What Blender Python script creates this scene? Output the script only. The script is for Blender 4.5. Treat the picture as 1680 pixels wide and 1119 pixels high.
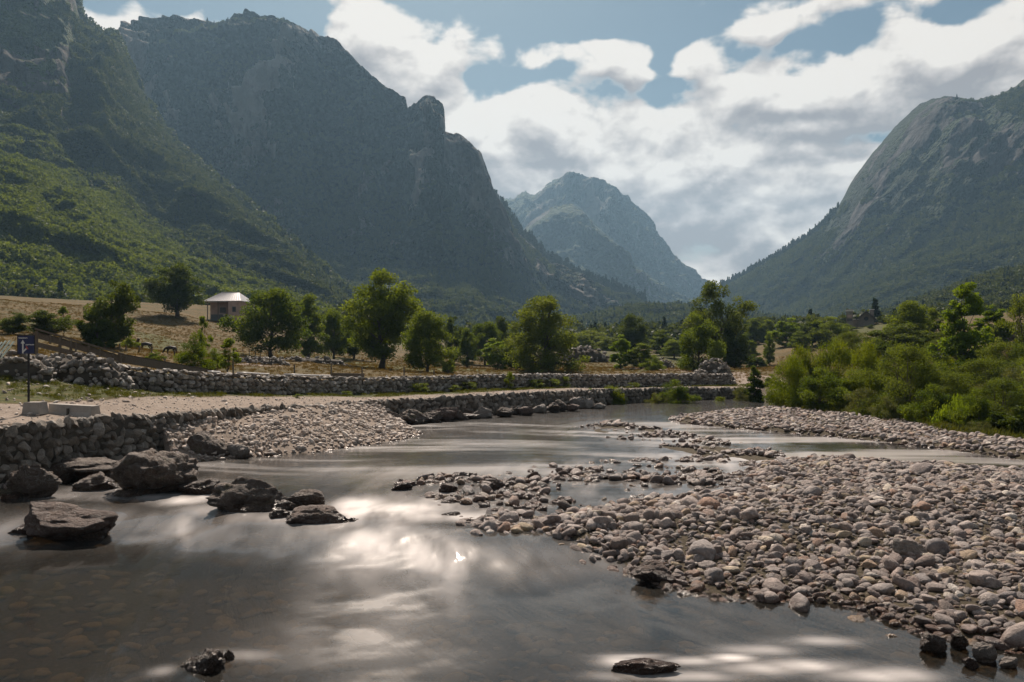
import bpy, math, random
import numpy as np
from mathutils import Vector, Matrix, Euler

R = math.radians
scn = bpy.context.scene
COL = scn.collection
for o in list(bpy.data.objects):
    bpy.data.objects.remove(o)

# ------------------------------------------------------------------ camera
F = 1307.0            # focal length in photo pixels (photo 1680 wide)
CX, CY = 840.0, 575.0  # horizon row
H = 3.5               # eye height over the upstream water
cd = bpy.data.cameras.new("camera")
cam = bpy.data.objects.new("camera", cd)
COL.objects.link(cam)
cam.location = (0, 0, H)
cam.rotation_euler = (R(90), 0, 0)
cd.sensor_width = 36.0
cd.lens = 36.0 * F / 1680.0
cd.shift_y = (CY - 559.5) / 1680.0
cd.clip_start = 0.1
cd.clip_end = 30000
scn.camera = cam

# ------------------------------------------------------------------ light
SUN_AZ, SUN_EL = -9.0, 47.0       # azimuth from +Y towards +X
SUN_E = 5.0
sd = bpy.data.lights.new("sun", 'SUN')
sd.energy = SUN_E
sd.angle = R(0.6)
sd.color = (1.0, 0.865, 0.74)
sun = bpy.data.objects.new("sun", sd)
COL.objects.link(sun)
sdir = Vector((math.sin(R(SUN_AZ)) * math.cos(R(SUN_EL)), math.cos(R(SUN_AZ)) * math.cos(R(SUN_EL)), math.sin(R(SUN_EL))))
sun.rotation_euler = (-sdir).to_track_quat('-Z', 'Y').to_euler()
sun.location = (0, 0, 50)

vs = scn.view_settings
scn.display_settings.display_device = 'sRGB'
vs.view_transform = 'Standard'
vs.look = 'None'
vs.exposure = 0.55
vs.gamma = 1.0
vs.use_curve_mapping = False
scn.cycles.max_bounces = 5
scn.cycles.diffuse_bounces = 2
scn.cycles.glossy_bounces = 3
scn.cycles.transmission_bounces = 3
scn.cycles.transparent_max_bounces = 8
scn.cycles.volume_bounces = 0
scn.cycles.use_denoising = True
scn.cycles.caustics_reflective = False
scn.cycles.caustics_refractive = False
scn.cycles.sample_clamp_indirect = 6.0
scn.cycles.use_adaptive_sampling = True
scn.cycles.adaptive_threshold = 0.015


# ------------------------------------------------------------------ node helper
class NT:
    def __init__(s, tree):
        s.t = tree
        s.n = tree.nodes
        s.l = tree.links

    def add(s, kind, props=None, **ins):
        nd = s.n.new(kind)
        for k, v in (props or {}).items():
            setattr(nd, k, v)
        for k, v in ins.items():
            s.put(nd, k, v)
        return nd

    def put(s, nd, key, v):
        key = key[1:] if isinstance(key, str) and key.startswith('_') and key[1:].isdigit() else key
        if isinstance(key, str) and key.isdigit():
            sock = nd.inputs[int(key)]
        else:
            sock = nd.inputs[key.replace('_', ' ')]
        if isinstance(v, bpy.types.NodeSocket):
            s.l.new(v, sock)
        else:
            sock.default_value = v

    def m(s, op, a, b=0.0, c=0.0, clamp=False):
        nd = s.n.new('ShaderNodeMath')
        nd.operation = op
        nd.use_clamp = clamp
        for i, v in enumerate((a, b, c)):
            if isinstance(v, bpy.types.NodeSocket):
                s.l.new(v, nd.inputs[i])
            else:
                nd.inputs[i].default_value = v
        return nd.outputs[0]

    def vm(s, op, a, b=(0, 0, 0), out=0):
        nd = s.n.new('ShaderNodeVectorMath')
        nd.operation = op
        for i, v in enumerate((a, b)):
            if isinstance(v, bpy.types.NodeSocket):
                s.l.new(v, nd.inputs[i])
            else:
                nd.inputs[i].default_value = v
        return nd.outputs[out]

    def smooth(s, x, a, b):
        nd = s.n.new('ShaderNodeMapRange')
        nd.interpolation_type = 'SMOOTHSTEP'
        s.l.new(x, nd.inputs[0])
        nd.inputs[1].default_value = a
        nd.inputs[2].default_value = b
        return nd.outputs[0]

    def mix(s, f, a, b, mode='MIX'):
        nd = s.n.new('ShaderNodeMix')
        nd.data_type = 'RGBA'
        nd.blend_type = mode
        for sock, v in ((nd.inputs[0], f), (nd.inputs[6], a), (nd.inputs[7], b)):
            if isinstance(v, bpy.types.NodeSocket):
                s.l.new(v, sock)
            else:
                sock.default_value = v if not isinstance(v, tuple) or len(v) == 4 else v + (1,)
        return nd.outputs[2]

    def noise(s, vec, scale, detail=4, rough=0.55, dist=0.0, out=0, dims='3D'):
        nd = s.n.new('ShaderNodeTexNoise')
        nd.noise_dimensions = dims
        if vec is not None:
            s.l.new(vec, nd.inputs['Vector'])
        nd.inputs['Scale'].default_value = scale
        nd.inputs['Detail'].default_value = detail
        nd.inputs['Roughness'].default_value = rough
        nd.inputs['Distortion'].default_value = dist
        return nd.outputs[out]

    def ramp(s, fac, stops, interp='LINEAR'):
        nd = s.n.new('ShaderNodeValToRGB')
        nd.color_ramp.interpolation = interp
        el = nd.color_ramp.elements
        el[0].position, el[0].color = stops[0][0], tuple(stops[0][1]) + (1,)
        el[1].position, el[1].color = stops[-1][0], tuple(stops[-1][1]) + (1,)
        for p, c in stops[1:-1]:
            e = el.new(p)
            e.color = tuple(c) + (1,)
        s.l.new(fac, nd.inputs[0])
        return nd.outputs[0]


def material(name):
    m = bpy.data.materials.new(name)
    m.use_nodes = True
    m.node_tree.nodes.clear()
    nt = NT(m.node_tree)
    out = nt.add('ShaderNodeOutputMaterial')
    return m, nt, out


# ------------------------------------------------------------------ sky with clouds (world)
def sky_angles(px, py):
    az = math.atan((px - CX) / F)
    el = math.atan((CY - py) / F * math.cos(az))
    return az, el


w = bpy.data.worlds.new("World")
scn.world = w
w.use_nodes = True
w.node_tree.nodes.clear()
W = NT(w.node_tree)

# cloud density group: input (azimuth, elevation, 0) -> density
g = bpy.data.node_groups.new("cloud_density", 'ShaderNodeTree')
g.interface.new_socket(name="Dir", in_out='INPUT', socket_type='NodeSocketVector')
g.interface.new_socket(name="Density", in_out='OUTPUT', socket_type='NodeSocketFloat')
G = NT(g)
gi = G.add('NodeGroupInput')
go = G.add('NodeGroupOutput')
base = gi.outputs[0]
mp = G.add('ShaderNodeMapping', Scale=(1.0, 1.5, 1.0))
G.l.new(base, mp.inputs[0])
wn = G.noise(mp.outputs[0], 5.0, 3, 0.5, out=1, dims='2D')
off = G.vm('SCALE', G.vm('SUBTRACT', wn, (0.5, 0.5, 0.5)))
off.node.inputs['Scale'].default_value = 0.075
warped = G.vm('ADD', base, off)
n1 = G.noise(mp.outputs[0], 6.5, 5, 0.5, 0.2, dims='2D')
n3 = G.noise(mp.outputs[0], 14.0, 4, 0.50, 0.15, dims='2D')
mp2 = G.add('ShaderNodeMapping', Scale=(1.0, 2.6, 1.0), Location=(3.1, 1.7, 0))
G.l.new(base, mp2.inputs[0])
n2 = G.noise(mp2.outputs[0], 16.0, 5, 0.5, 0.3, dims='2D')
dens = G.m('ADD', G.m('MULTIPLY', G.m('SUBTRACT', n1, 0.5), 1.5), G.m('MULTIPLY', G.m('SUBTRACT', n2, 0.5), 0.5))
dens = G.m('MULTIPLY_ADD', G.m('SUBTRACT', n3, 0.5), 2.7, dens)
dens = G.m('ADD', dens, -0.02)
BLOBS = [  # px, py, rx, ry, weight   (negative: blue gap)
    (300, 12, 165, 34, -1.1), (450, 35, 60, 40, -0.9), (880, 0, 190, 40, -1.3), (1040, 38, 80, 26, -0.9), (835, 120, 80, 20, -1.2),
    (1066, 95, 26, 46, -1.1), (1085, 152, 60, 14, -0.9), (1290, 92, 95, 30, -1.3), (1165, 45, 40, 30, -0.5),
    (1360, 75, 45, 30, -0.6), (1310, 135, 60, 14, -0.5), (1310, 178, 60, 10, -0.7), (1435, 222, 45, 14, -0.9), (1572, 22, 36, 14, -0.8),
    (1420, 30, 110, 26, -0.2), (700, 70, 60, 26, -0.1),
    (210, 48, 90, 22, 1.0), (560, 40, 70, 60, 0.8), (620, 110, 90, 70, 0.7), (800, 65, 90, 40, 0.9), (690, 150, 90, 60, 0.4), (1000, 100, 60, 42, 0.95),
    (1135, 105, 48, 36, 0.8), (1240, 45, 75, 24, 1.1), (1238, 128, 38, 40, 0.9), (1380, 150, 80, 40, 0.8), (1540, 120, 170, 60, 0.9),
    (950, 215, 330, 60, 0.5), (1150, 300, 300, 90, 0.45), (1000, 290, 700, 160, .5), (1080, 400, 420, 100, .75), (880, 300, 160, 80, .4), (700, 210, 120, 60, .4), (1140, 420, 90, 40, -.25), (1600, 60, 120, 30, 0.5), (1500, 10, 60, 16, 0.5),
]
for (px, py, rx, ry, wt) in BLOBS:
    az, el = sky_angles(px, py)
    d = G.vm('SUBTRACT', warped, (az, el, 0))
    d = G.vm('MULTIPLY', d, (F / rx, F / ry, 0))
    q = G.vm('DOT_PRODUCT', d, d, out=1)
    q = G.m('EXPONENT', G.m('MULTIPLY', q, -0.8))
    dens = G.m('MULTIPLY_ADD', q, wt, dens)
G.l.new(dens, go.inputs[0])

tc = W.add('ShaderNodeTexCoord')
sep = W.add('ShaderNodeSeparateXYZ')
W.l.new(tc.outputs['Generated'], sep.inputs[0])
az = W.m('ARCTAN2', sep.outputs[0], sep.outputs[1])
el = W.m('ARCSINE', sep.outputs[2])


def dens_at(daz, del_):
    c = W.add('ShaderNodeCombineXYZ')
    W.l.new(W.m('ADD', az, daz), c.inputs[0])
    W.l.new(W.m('ADD', el, del_), c.inputs[1])
    nd = W.n.new('ShaderNodeGroup')
    nd.node_tree = g
    W.l.new(c.outputs[0], nd.inputs[0])
    return nd.outputs[0]


D0 = dens_at(0.0, 0.0)
D1 = dens_at(0.001, 0.011)
D2 = dens_at(0.003, 0.034)
mask = W.smooth(D0, -0.05, 0.5)
shade = W.m('MULTIPLY_ADD', W.m('SUBTRACT', W.m('ADD', W.m('MULTIPLY', D1, 0.6), W.m('MULTIPLY', D2, 0.4)), D0), 0.85, 0.33)
thick = W.m('MULTIPLY', W.smooth(D2, 0.1, 2.2), W.smooth(D0, 0.1, 0.8))
shade = W.m('MULTIPLY', W.m('MULTIPLY_ADD', thick, 0.42, shade, clamp=True), W.smooth(D0, 0.0, 0.4))
ccol = W.ramp(shade, [(0.0, (1.22, 1.12, 1.01)), (0.25, (0.98, 0.89, 0.81)), (0.5, (0.75, 0.68, 0.64)), (0.75, (0.55, 0.495, 0.475)), (1.0, (0.42, 0.38, 0.375))])
sky = W.add('ShaderNodeTexSky', {'sky_type': 'NISHITA', 'sun_disc': False, 'sun_elevation': R(SUN_EL), 'sun_rotation': R(SUN_AZ), 'air_density': 1.2, 'dust_density': 1.5, 'ozone_density': 3.0})
skyc = W.mix(1.0, sky.outputs[0], (0.88, 1.0, 0.95), 'MULTIPLY')
bg1 = W.add('ShaderNodeBackground', Color=skyc, Strength=0.029)
bg2 = W.add('ShaderNodeBackground', Color=ccol, Strength=0.52)
ms = W.add('ShaderNodeMixShader')
W.l.new(mask, ms.inputs[0])
W.l.new(bg1.outputs[0], ms.inputs[1])
W.l.new(bg2.outputs[0], ms.inputs[2])
wo = W.add('ShaderNodeOutputWorld')
W.l.new(ms.outputs[0], wo.inputs['Surface'])


# ------------------------------------------------------------------ numpy noise
_rng = np.random.RandomState(7)
_perm = _rng.permutation(65536).astype(np.int64)
_val = _rng.rand(65536)


def _h(ix, iy, iz, seed):
    k = (ix * 73856093 ^ iy * 19349663 ^ iz * 83492791 ^ seed * 2654435761) & 0xFFFF
    return _val[_perm[k]]


def vnoise(x, y, z=0.0, seed=0):
    x = np.asarray(x, float)
    y = np.asarray(y, float) + 0 * x
    z = np.asarray(z, float) + 0 * x
    ix, iy, iz = np.floor(x).astype(np.int64), np.floor(y).astype(np.int64), np.floor(z).astype(np.int64)
    fx, fy, fz = x - ix, y - iy, z - iz
    fx = fx * fx * fx * (fx * (fx * 6 - 15) + 10)
    fy = fy * fy * fy * (fy * (fy * 6 - 15) + 10)
    fz = fz * fz * fz * (fz * (fz * 6 - 15) + 10)
    r = 0
    for dx in (0, 1):
        wx = fx if dx else 1 - fx
        for dy in (0, 1):
            wy = fy if dy else 1 - fy
            for dz in (0, 1):
                wz = fz if dz else 1 - fz
                r = r + wx * wy * wz * _h(ix + dx, iy + dy, iz + dz, seed)
    return r * 2 - 1


def fbm(x, y, z=0.0, oct=5, gain=0.5, lac=2.03, seed=0, ridged=False):
    a, s, tot = 1.0, 0.0, 0.0
    for i in range(oct):
        n = vnoise(x * lac ** i + 17.3 * i, y * lac ** i - 9.1 * i, np.asarray(z) * lac ** i, seed + i * 31)
        if ridged:
            n = 1 - 2 * np.abs(n)
        s = s + a * n
        tot += a
        a *= gain
    return s / tot


def smooth01(x):
    x = np.clip(x, 0, 1)
    return x * x * (3 - 2 * x)


# ------------------------------------------------------------------ mesh helpers
def mk_mesh(name, V, faces, mats=(), smooth=True, attrs=None):
    V = np.asarray(V, np.float32)
    me = bpy.data.meshes.new(name)
    if isinstance(faces, np.ndarray):
        nf, k = faces.shape
        me.vertices.add(len(V))
        me.vertices.foreach_set('co', V.ravel())
        me.loops.add(nf * k)
        me.loops.foreach_set('vertex_index', faces.astype(np.int32).ravel())
        me.polygons.add(nf)
        me.polygons.foreach_set('loop_start', np.arange(0, nf * k, k, dtype=np.int32))
        me.polygons.foreach_set('loop_total', np.full(nf, k, np.int32))
        me.update(calc_edges=True)
    else:
        me.from_pydata([tuple(v) for v in V], [], faces)
        me.update()
    me.polygons.foreach_set('use_smooth', np.full(len(me.polygons), smooth, bool))
    for k, a in (attrs or {}).items():
        a = np.asarray(a, np.float32)
        if a.ndim == 1:
            at = me.attributes.new(k, 'FLOAT', 'POINT')
            at.data.foreach_set('value', a)
        elif a.shape[1] == 2:
            at = me.attributes.new(k, 'FLOAT2', 'POINT')
            at.data.foreach_set('vector', a.ravel())
        else:
            at = me.attributes.new(k, 'FLOAT_VECTOR', 'POINT')
            at.data.foreach_set('vector', a.ravel())
    for m in mats:
        me.materials.append(m)
    return me


def tag(o, label=None, cat=None, group=None, kind=None):
    if label:
        o['label'] = label
    if cat:
        o['category'] = cat
    if group:
        o['group'] = group
    if kind:
        o['kind'] = kind
    return o


def obj(name, me, parent=None, loc=None, rot=None, scale=None):
    o = bpy.data.objects.new(name, me)
    COL.objects.link(o)
    if parent is not None:
        o.parent = parent
    if loc is not None:
        o.location = loc
    if rot is not None:
        o.rotation_euler = rot
    if scale is not None:
        o.scale = scale
    return o


def grid_faces(nu, nv):
    i = np.arange(nu - 1)[:, None] * nv + np.arange(nv - 1)[None, :]
    i = i.ravel()
    return np.stack([i, i + nv, i + nv + 1, i + 1], 1)


class MB:
    """collects primitives into one mesh"""

    def __init__(s):
        s.v, s.f = [], []

    def add(s, V, Fc):
        b = len(s.v)
        s.v += [tuple(x) for x in V]
        s.f += [tuple(b + i for i in f) for f in Fc]
        return s

    def box(s, c, size, rot=None, taper=1.0):
        V = []
        for z in (-.5, .5):
            k = taper if z > 0 else 1.0
            for x, y in ((-.5, -.5), (.5, -.5), (.5, .5), (-.5, .5)):
                V.append(Vector((x * size[0] * k, y * size[1] * k, z * size[2])))
        if rot is not None:
            M = rot if isinstance(rot, Matrix) else Euler(rot).to_matrix()
            V = [M @ v for v in V]
        V = [v + Vector(c) for v in V]
        return s.add(V, [(0, 3, 2, 1), (4, 5, 6, 7), (0, 1, 5, 4), (1, 2, 6, 5), (2, 3, 7, 6), (3, 0, 4, 7)])

    def beam(s, a, b, w, h):
        a, b = Vector(a), Vector(b)
        d = (b - a)
        L = d.length
        x = d.normalized()
        z = Vector((0, 0, 1))
        y = z.cross(x)
        if y.length < 1e-4:
            y = Vector((0, 1, 0))
        y.normalize()
        z = x.cross(y)
        M = Matrix((x, y, z)).transposed()
        return s.box((a + b) / 2, (L, w, h), M)

    def tube(s, pts, rad, n=7, cap=True):
        pts = [Vector(p) for p in pts]
        V, Fc = [], []
        for i, p in enumerate(pts):
            t = (pts[min(i + 1, len(pts) - 1)] - pts[max(i - 1, 0)]).normalized()
            a = t.orthogonal().normalized() if i == 0 else (a - t * a.dot(t)).normalized()
            b = t.cross(a)
            for k in range(n):
                th = 2 * math.pi * k / n
                V.append(p + (a * math.cos(th) + b * math.sin(th)) * rad[i])
        for i in range(len(pts) - 1):
            for k in range(n):
                Fc.append((i * n + k, i * n + (k + 1) % n, (i + 1) * n + (k + 1) % n, (i + 1) * n + k))
        if cap:
            Fc.append(tuple(range(n - 1, -1, -1)))
            Fc.append(tuple((len(pts) - 1) * n + k for k in range(n)))
        return s.add(V, Fc)

    def build(s, name, mat, parent=None, smooth=False):
        me = mk_mesh(name, np.array(s.v), s.f, [mat], smooth)
        return obj(name, me, parent)


def UP(px, py, z=0.0):
    """photo pixel on the plane z -> world x, y"""
    Y = (H - z) * F / (py - CY)
    return ((px - CX) / F * Y, Y)


def AT(px, py, Y):
    return ((px - CX) / F * Y, Y, H + (CY - py) / F * Y)


# ------------------------------------------------------------------ land: polygons and height function
WALL = np.array([(-21, 2), (-18.5, 8), (-15.5, 14), (-13, 20.3), (-11.1, 26.9), (-9.2, 32.5), (-6.4, 38.2), (-2.0, 43.2), (1.6, 47.2), (6.4, 52.4), (11.1, 55.9), (17.7, 59.3)], float)
WALLTOP = np.array([1.75, 1.7, 1.66, 1.6, 1.42, 1.25, 1.08, 1.06, 1.03, .95, .85, .72])


def smooth_poly(P, n=6):
    """Catmull-Rom resample"""
    P = np.asarray(P, float)
    Q = np.vstack([2 * P[0] - P[1], P, 2 * P[-1] - P[-2]])
    out = []
    for i in range(1, len(Q) - 2):
        for k in range(n):
            t = k / n
            p0, p1, p2, p3 = Q[i - 1], Q[i], Q[i + 1], Q[i + 2]
            out.append(0.5 * (2 * p1 + (p2 - p0) * t + (2 * p0 - 5 * p1 + 4 * p2 - p3) * t * t + (3 * p1 - p0 - 3 * p2 + p3) * t ** 3))
    out.append(P[-1])
    return np.array(out)


WL3 = smooth_poly(np.column_stack([WALL, WALLTOP]))
WL = WL3[:, :2]


def seg_dist(X, Y, P, closed=False):
    """distance to polyline P, index param (arc length) and nearest index"""
    P = np.asarray(P, float)
    if closed:
        P = np.vstack([P, P[0]])
    best = np.full(X.shape, 1e18)
    arc = np.zeros(X.shape)
    side = np.zeros(X.shape)
    s0 = 0.0
    for a, b in zip(P[:-1], P[1:]):
        d = b - a
        L2 = d @ d
        L = math.sqrt(L2)
        t = np.clip(((X - a[0]) * d[0] + (Y - a[1]) * d[1]) / L2, 0, 1)
        dx, dy = X - (a[0] + t * d[0]), Y - (a[1] + t * d[1])
        D = dx * dx + dy * dy
        m = D < best
        best = np.where(m, D, best)
        arc = np.where(m, s0 + t * L, arc)
        side = np.where(m, d[0] * (Y - a[1]) - d[1] * (X - a[0]), side)
        s0 += L
    return np.sqrt(best), arc, side


def inside(X, Y, P):
    P = np.asarray(P, float)
    r = np.zeros(X.shape, bool)
    j = len(P) - 1
    for i in range(len(P)):
        xi, yi = P[i]
        xj, yj = P[j]
        c = ((yi > Y) != (yj > Y)) & (X < (xj - xi) * (Y - yi) / (yj - yi + 1e-12) + xi)
        r ^= c
        j = i
    return r


def sdist(X, Y, P):
    d, _, _ = seg_dist(X, Y, P, True)
    return np.where(inside(X, Y, P), d, -d)


LEFT_LAND = np.vstack([WL, [(24, 61.5), (34, 66), (60, 76), (120, 95), (3000, 900), (3000, 9000), (-9000, 9000), (-9000, -400), (-24, -400), (-22, -5)]])
RIGHT_SHORE = [UP(*p, 0.1) for p in ((1268, 664), (1290, 672), (1400, 681), (1500, 695), (1560, 712), (1680, 726), (1900, 750))]
RIGHT_LAND = np.array(RIGHT_SHORE + [(60, 22), (90, -10), (90, -400), (3000, -400), (3000, 880), (120, 88), (60, 69), (34, 59), (22, 54.5)])
ZP = -0.3   # pool level below the cascade
BAR = np.array([UP(*p, ZP) for p in ((790, 882), (850, 891), (930, 906), (1010, 932), (1040, 948), (1130, 974), (1250, 990), (1400, 998), (1480, 1034), (1560, 1052), (1680, 1078), (1760, 1110), (2100, 1250))] +
               [(40, 5), (42, 22)] + [UP(*p, 0) for p in ((1900, 790), (1680, 775), (1500, 764), (1380, 752), (1290, 756), (1235, 768), (1235, 790), (1180, 812), (1080, 822), (960, 838), (860, 862))])
SCAT1 = np.array([UP(*p) for p in ((585, 800), (680, 778), (850, 765), (1000, 752), (1240, 745), (1260, 790), (1080, 850), (820, 895), (700, 878), (720, 840))])
SCAT2 = np.array([UP(*p) for p in ((925, 700), (1000, 688), (1150, 712), (1290, 738), (1330, 756), (1240, 775), (1130, 752), (1040, 732), (950, 712))])
FARBAR = np.array([UP(*p) for p in ((1085, 686), (1200, 674), (1300, 669), (1400, 678), (1500, 692), (1680, 722), (2000, 760), (2000, 785), (1680, 757), (1560, 742), (1450, 727), (1330, 715), (1200, 704), (1110, 696))])
SPIT_SHORE = np.array([UP(*p) for p in ((285, 762), (330, 757), (400, 751), (520, 743), (600, 731), (660, 723), (690, 712), (672, 700), (640, 692))])
i0 = int(np.argmin(np.hypot(WL[:, 0] + 6.2, WL[:, 1] - 38.4)))
i1 = int(np.argmin(np.hypot(WL[:, 0] + 11.2, WL[:, 1] - 26.2)))
SPIT = np.vstack([SPIT_SHORE, WL[i1:i0 + 1][::-1] + np.array([-0.3, 0.3])])
SHELF = np.vstack([[UP(*p) for p in ((-250, 900), (-60, 835), (60, 800), (150, 783), (230, 768), (290, 760))], WL[(WL[:, 1] > 8) & (WL[:, 1] < 27.5)][::-1]])

CTRL = [  # land control points
    *[(x, y, z) for (x, y), z in zip(WALL, WALLTOP)],
    *[AT(*p) for p in (
        (200, 635, 35), (300, 643, 35), (450, 647, 40), (560, 648, 45), (700, 644, 50), (850, 638, 55), (1000, 637, 60), (1190, 633, 66),
        (55, 681, 23.6), (0, 640, 28), (0, 592, 34), (100, 606, 34), (-200, 590, 30), (-500, 620, 22),
        (300, 600, 50), (400, 600, 60), (560, 611, 60), (560, 600, 78), (700, 614, 65), (625, 607, 80), (700, 611, 75), (890, 609, 85),
        (1000, 612, 80), (1035, 605, 100), (1175, 604, 95), (1260, 612, 80), (800, 590, 130), (950, 572, 150), (700, 592, 130), (500, 590, 100), (443, 588, 88),
        (400, 575, 100), (400, 545, 135), (370, 531, 150), (300, 516, 130), (230, 532, 115), (150, 516, 120), (0, 492, 110), (-300, 475, 110),
        (240, 576, 75), (280, 586, 62), (150, 562, 66), (50, 545, 62), (330, 560, 100), (-300, 560, 55),
        (1290, 604, 120), (1240, 608, 100), (1180, 590, 140), (1330, 600, 120), (1100, 590, 180),
        (1400, 535, 170), (1450, 530, 160), (1580, 622, 58), (1680, 528, 95), (1600, 570, 75), (1480, 575, 90), (1900, 480, 110), (1900, 620, 55), (1700, 640, 50), (2000, 760, 30),
        (1420, 650, 56), (1360, 640, 60), (1300, 645, 58), (1380, 600, 90), (1500, 560, 110))],
    (-60, 170, 13), (0, 170, 3), (-110, 180, 15), (60, 200, 4), (150, 190, 12), (0, 260, 3), (-130, 260, 14), (120, 260, 9), (-25, 190, 6), (80, 60, 8), (120, 30, 9), (-60, 20, 5),
    (250, 260, 20), (-250, 250, 20), (-200, 60, 18), (200, 60, 18)]
CTRL = np.array(CTRL, float)


def _fit():
    P, z = CTRL[:, :2], CTRL[:, 2]
    D = np.hypot(P[:, None, 0] - P[None, :, 0], P[:, None, 1] - P[None, :, 1])
    A = np.sqrt(D * D + 9.0) + np.eye(len(P)) * -0.6
    n = len(P)
    M = np.zeros((n + 1, n + 1))
    M[:n, :n] = A
    M[:n, n] = 1
    M[n, :n] = 1
    return np.linalg.solve(M, np.append(z, 0))


_W = _fit()


def land_z(X, Y):
    z = np.full(X.shape, _W[-1])
    for (x, y, _), wt in zip(CTRL, _W[:-1]):
        z = z + wt * np.sqrt((X - x) ** 2 + (Y - y) ** 2 + 9.0)
    r = np.hypot(X, Y - 80)
    k = smooth01((r - 220) / 160)
    return z * (1 - k) + 6.0 * k


def cascade_y(X, Y):
    """distance along the view of the cascade line, by bearing"""
    tx = X / np.maximum(Y, 0.5)
    pts = [(-900, 860), (0, 850), (150, 832), (300, 838), (450, 862), (590, 848), (720, 876), (830, 890), (1100, 870), (1700, 850), (3000, 850)]
    t = [(p[0] - CX) / F for p in pts]
    yy = [H * F / (p[1] - CY) for p in pts]
    tt = np.linspace(t[0], t[-1], 400)
    cc = np.interp(tt, t, yy)
    cc = np.convolve(np.pad(cc, 14, mode='edge'), np.hanning(29) / np.hanning(29).sum(), mode='valid')
    return np.interp(tx, tt, cc) + .28 * fbm(X * .8, 0 * X + 3.3, oct=3, seed=55)


def water_z(X, Y):
    c = cascade_y(X, Y)
    return ZP * (1 - smooth01((Y - c + 2.4) / 3.2))


def ground_z(X, Y, fine=True):
    X = np.asarray(X, float)
    Y = np.asarray(Y, float)
    sh = X.shape
    X, Y = X.ravel(), Y.ravel()
    wz = water_z(X, Y)
    z = wz - 0.42 + 0.12 * fbm(X * .35, Y * .35, oct=3, seed=4)
    z = np.where(Y < 12, z - 0.1, z)
    near = (Y < 90) & (np.abs(X) < 140)
    idx = np.where(near)[0]
    x, y = X[idx], Y[idx]
    zz = z[idx]
    wv = wz[idx]
    s = sdist(x, y, BAR)
    zz = np.maximum(zz, np.where(s > -0.9, wv - 0.2 + 0.30 * smooth01((s + 0.9) / 1.6) + 0.22 * smooth01(s / 4) + 0.05 * fbm(x * .5, y * .5, oct=3, seed=8), -9))
    for P, top in ((SCAT1, -0.04), (SCAT2, 0.0), (FARBAR, 0.14)):
        s = sdist(x, y, P)
        zz = np.maximum(zz, wv - 0.42 + (0.42 + top + 0.05 * fbm(x * .6, y * .6, oct=3, seed=9)) * smooth01((s + 0.8) / 1.8))
    s = sdist(x, y, SHELF)
    zz = np.maximum(zz, np.where(s > -0.5, wv - 0.4 + 0.75 * smooth01((s + .5) / 1.6), -9))
    ins = inside(x, y, SPIT)
    ds, _, _ = seg_dist(x, y, SPIT_SHORE)
    dw, aw, _ = seg_dist(x, y, WL)
    topz = 1.15
    fr = ds / (ds + dw + 1e-6)
    sp = -0.05 + topz * np.clip(fr * 1.12, 0, 1) ** 0.9 + 0.10 * fbm(x * .8, y * .8, oct=3, seed=12)
    zz = np.where(ins, np.maximum(zz, sp), zz)
    zz = np.where(~ins & (ds < 1.0), np.maximum(zz, -0.05 - 0.35 * ds), zz)
    z[idx] = zz
    lz = land_z(X, Y)
    L = inside(X, Y, LEFT_LAND)
    z = np.where(L, lz, z)
    Rr = inside(X, Y, RIGHT_LAND)
    sr = np.zeros_like(X)
    ridx = np.where(Rr)[0]
    sr[ridx] = seg_dist(X[ridx], Y[ridx], RIGHT_LAND, True)[0]
    z = np.where(Rr, 0.05 + np.maximum(lz, 0.3) * smooth01((sr + .3) / 7.0), z)
    if fine:
        Lr = L | Rr
        z = z + np.where(Lr, 0.06 * fbm(X * .7, Y * .7, oct=3, seed=3) + np.where(Y > 70, .25, .0) * fbm(X * .08, Y * .08, oct=3, seed=5), 0)
    return z.reshape(sh)


def gz(x, y):
    return float(ground_z(np.array([x]), np.array([y]))[0])


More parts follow.
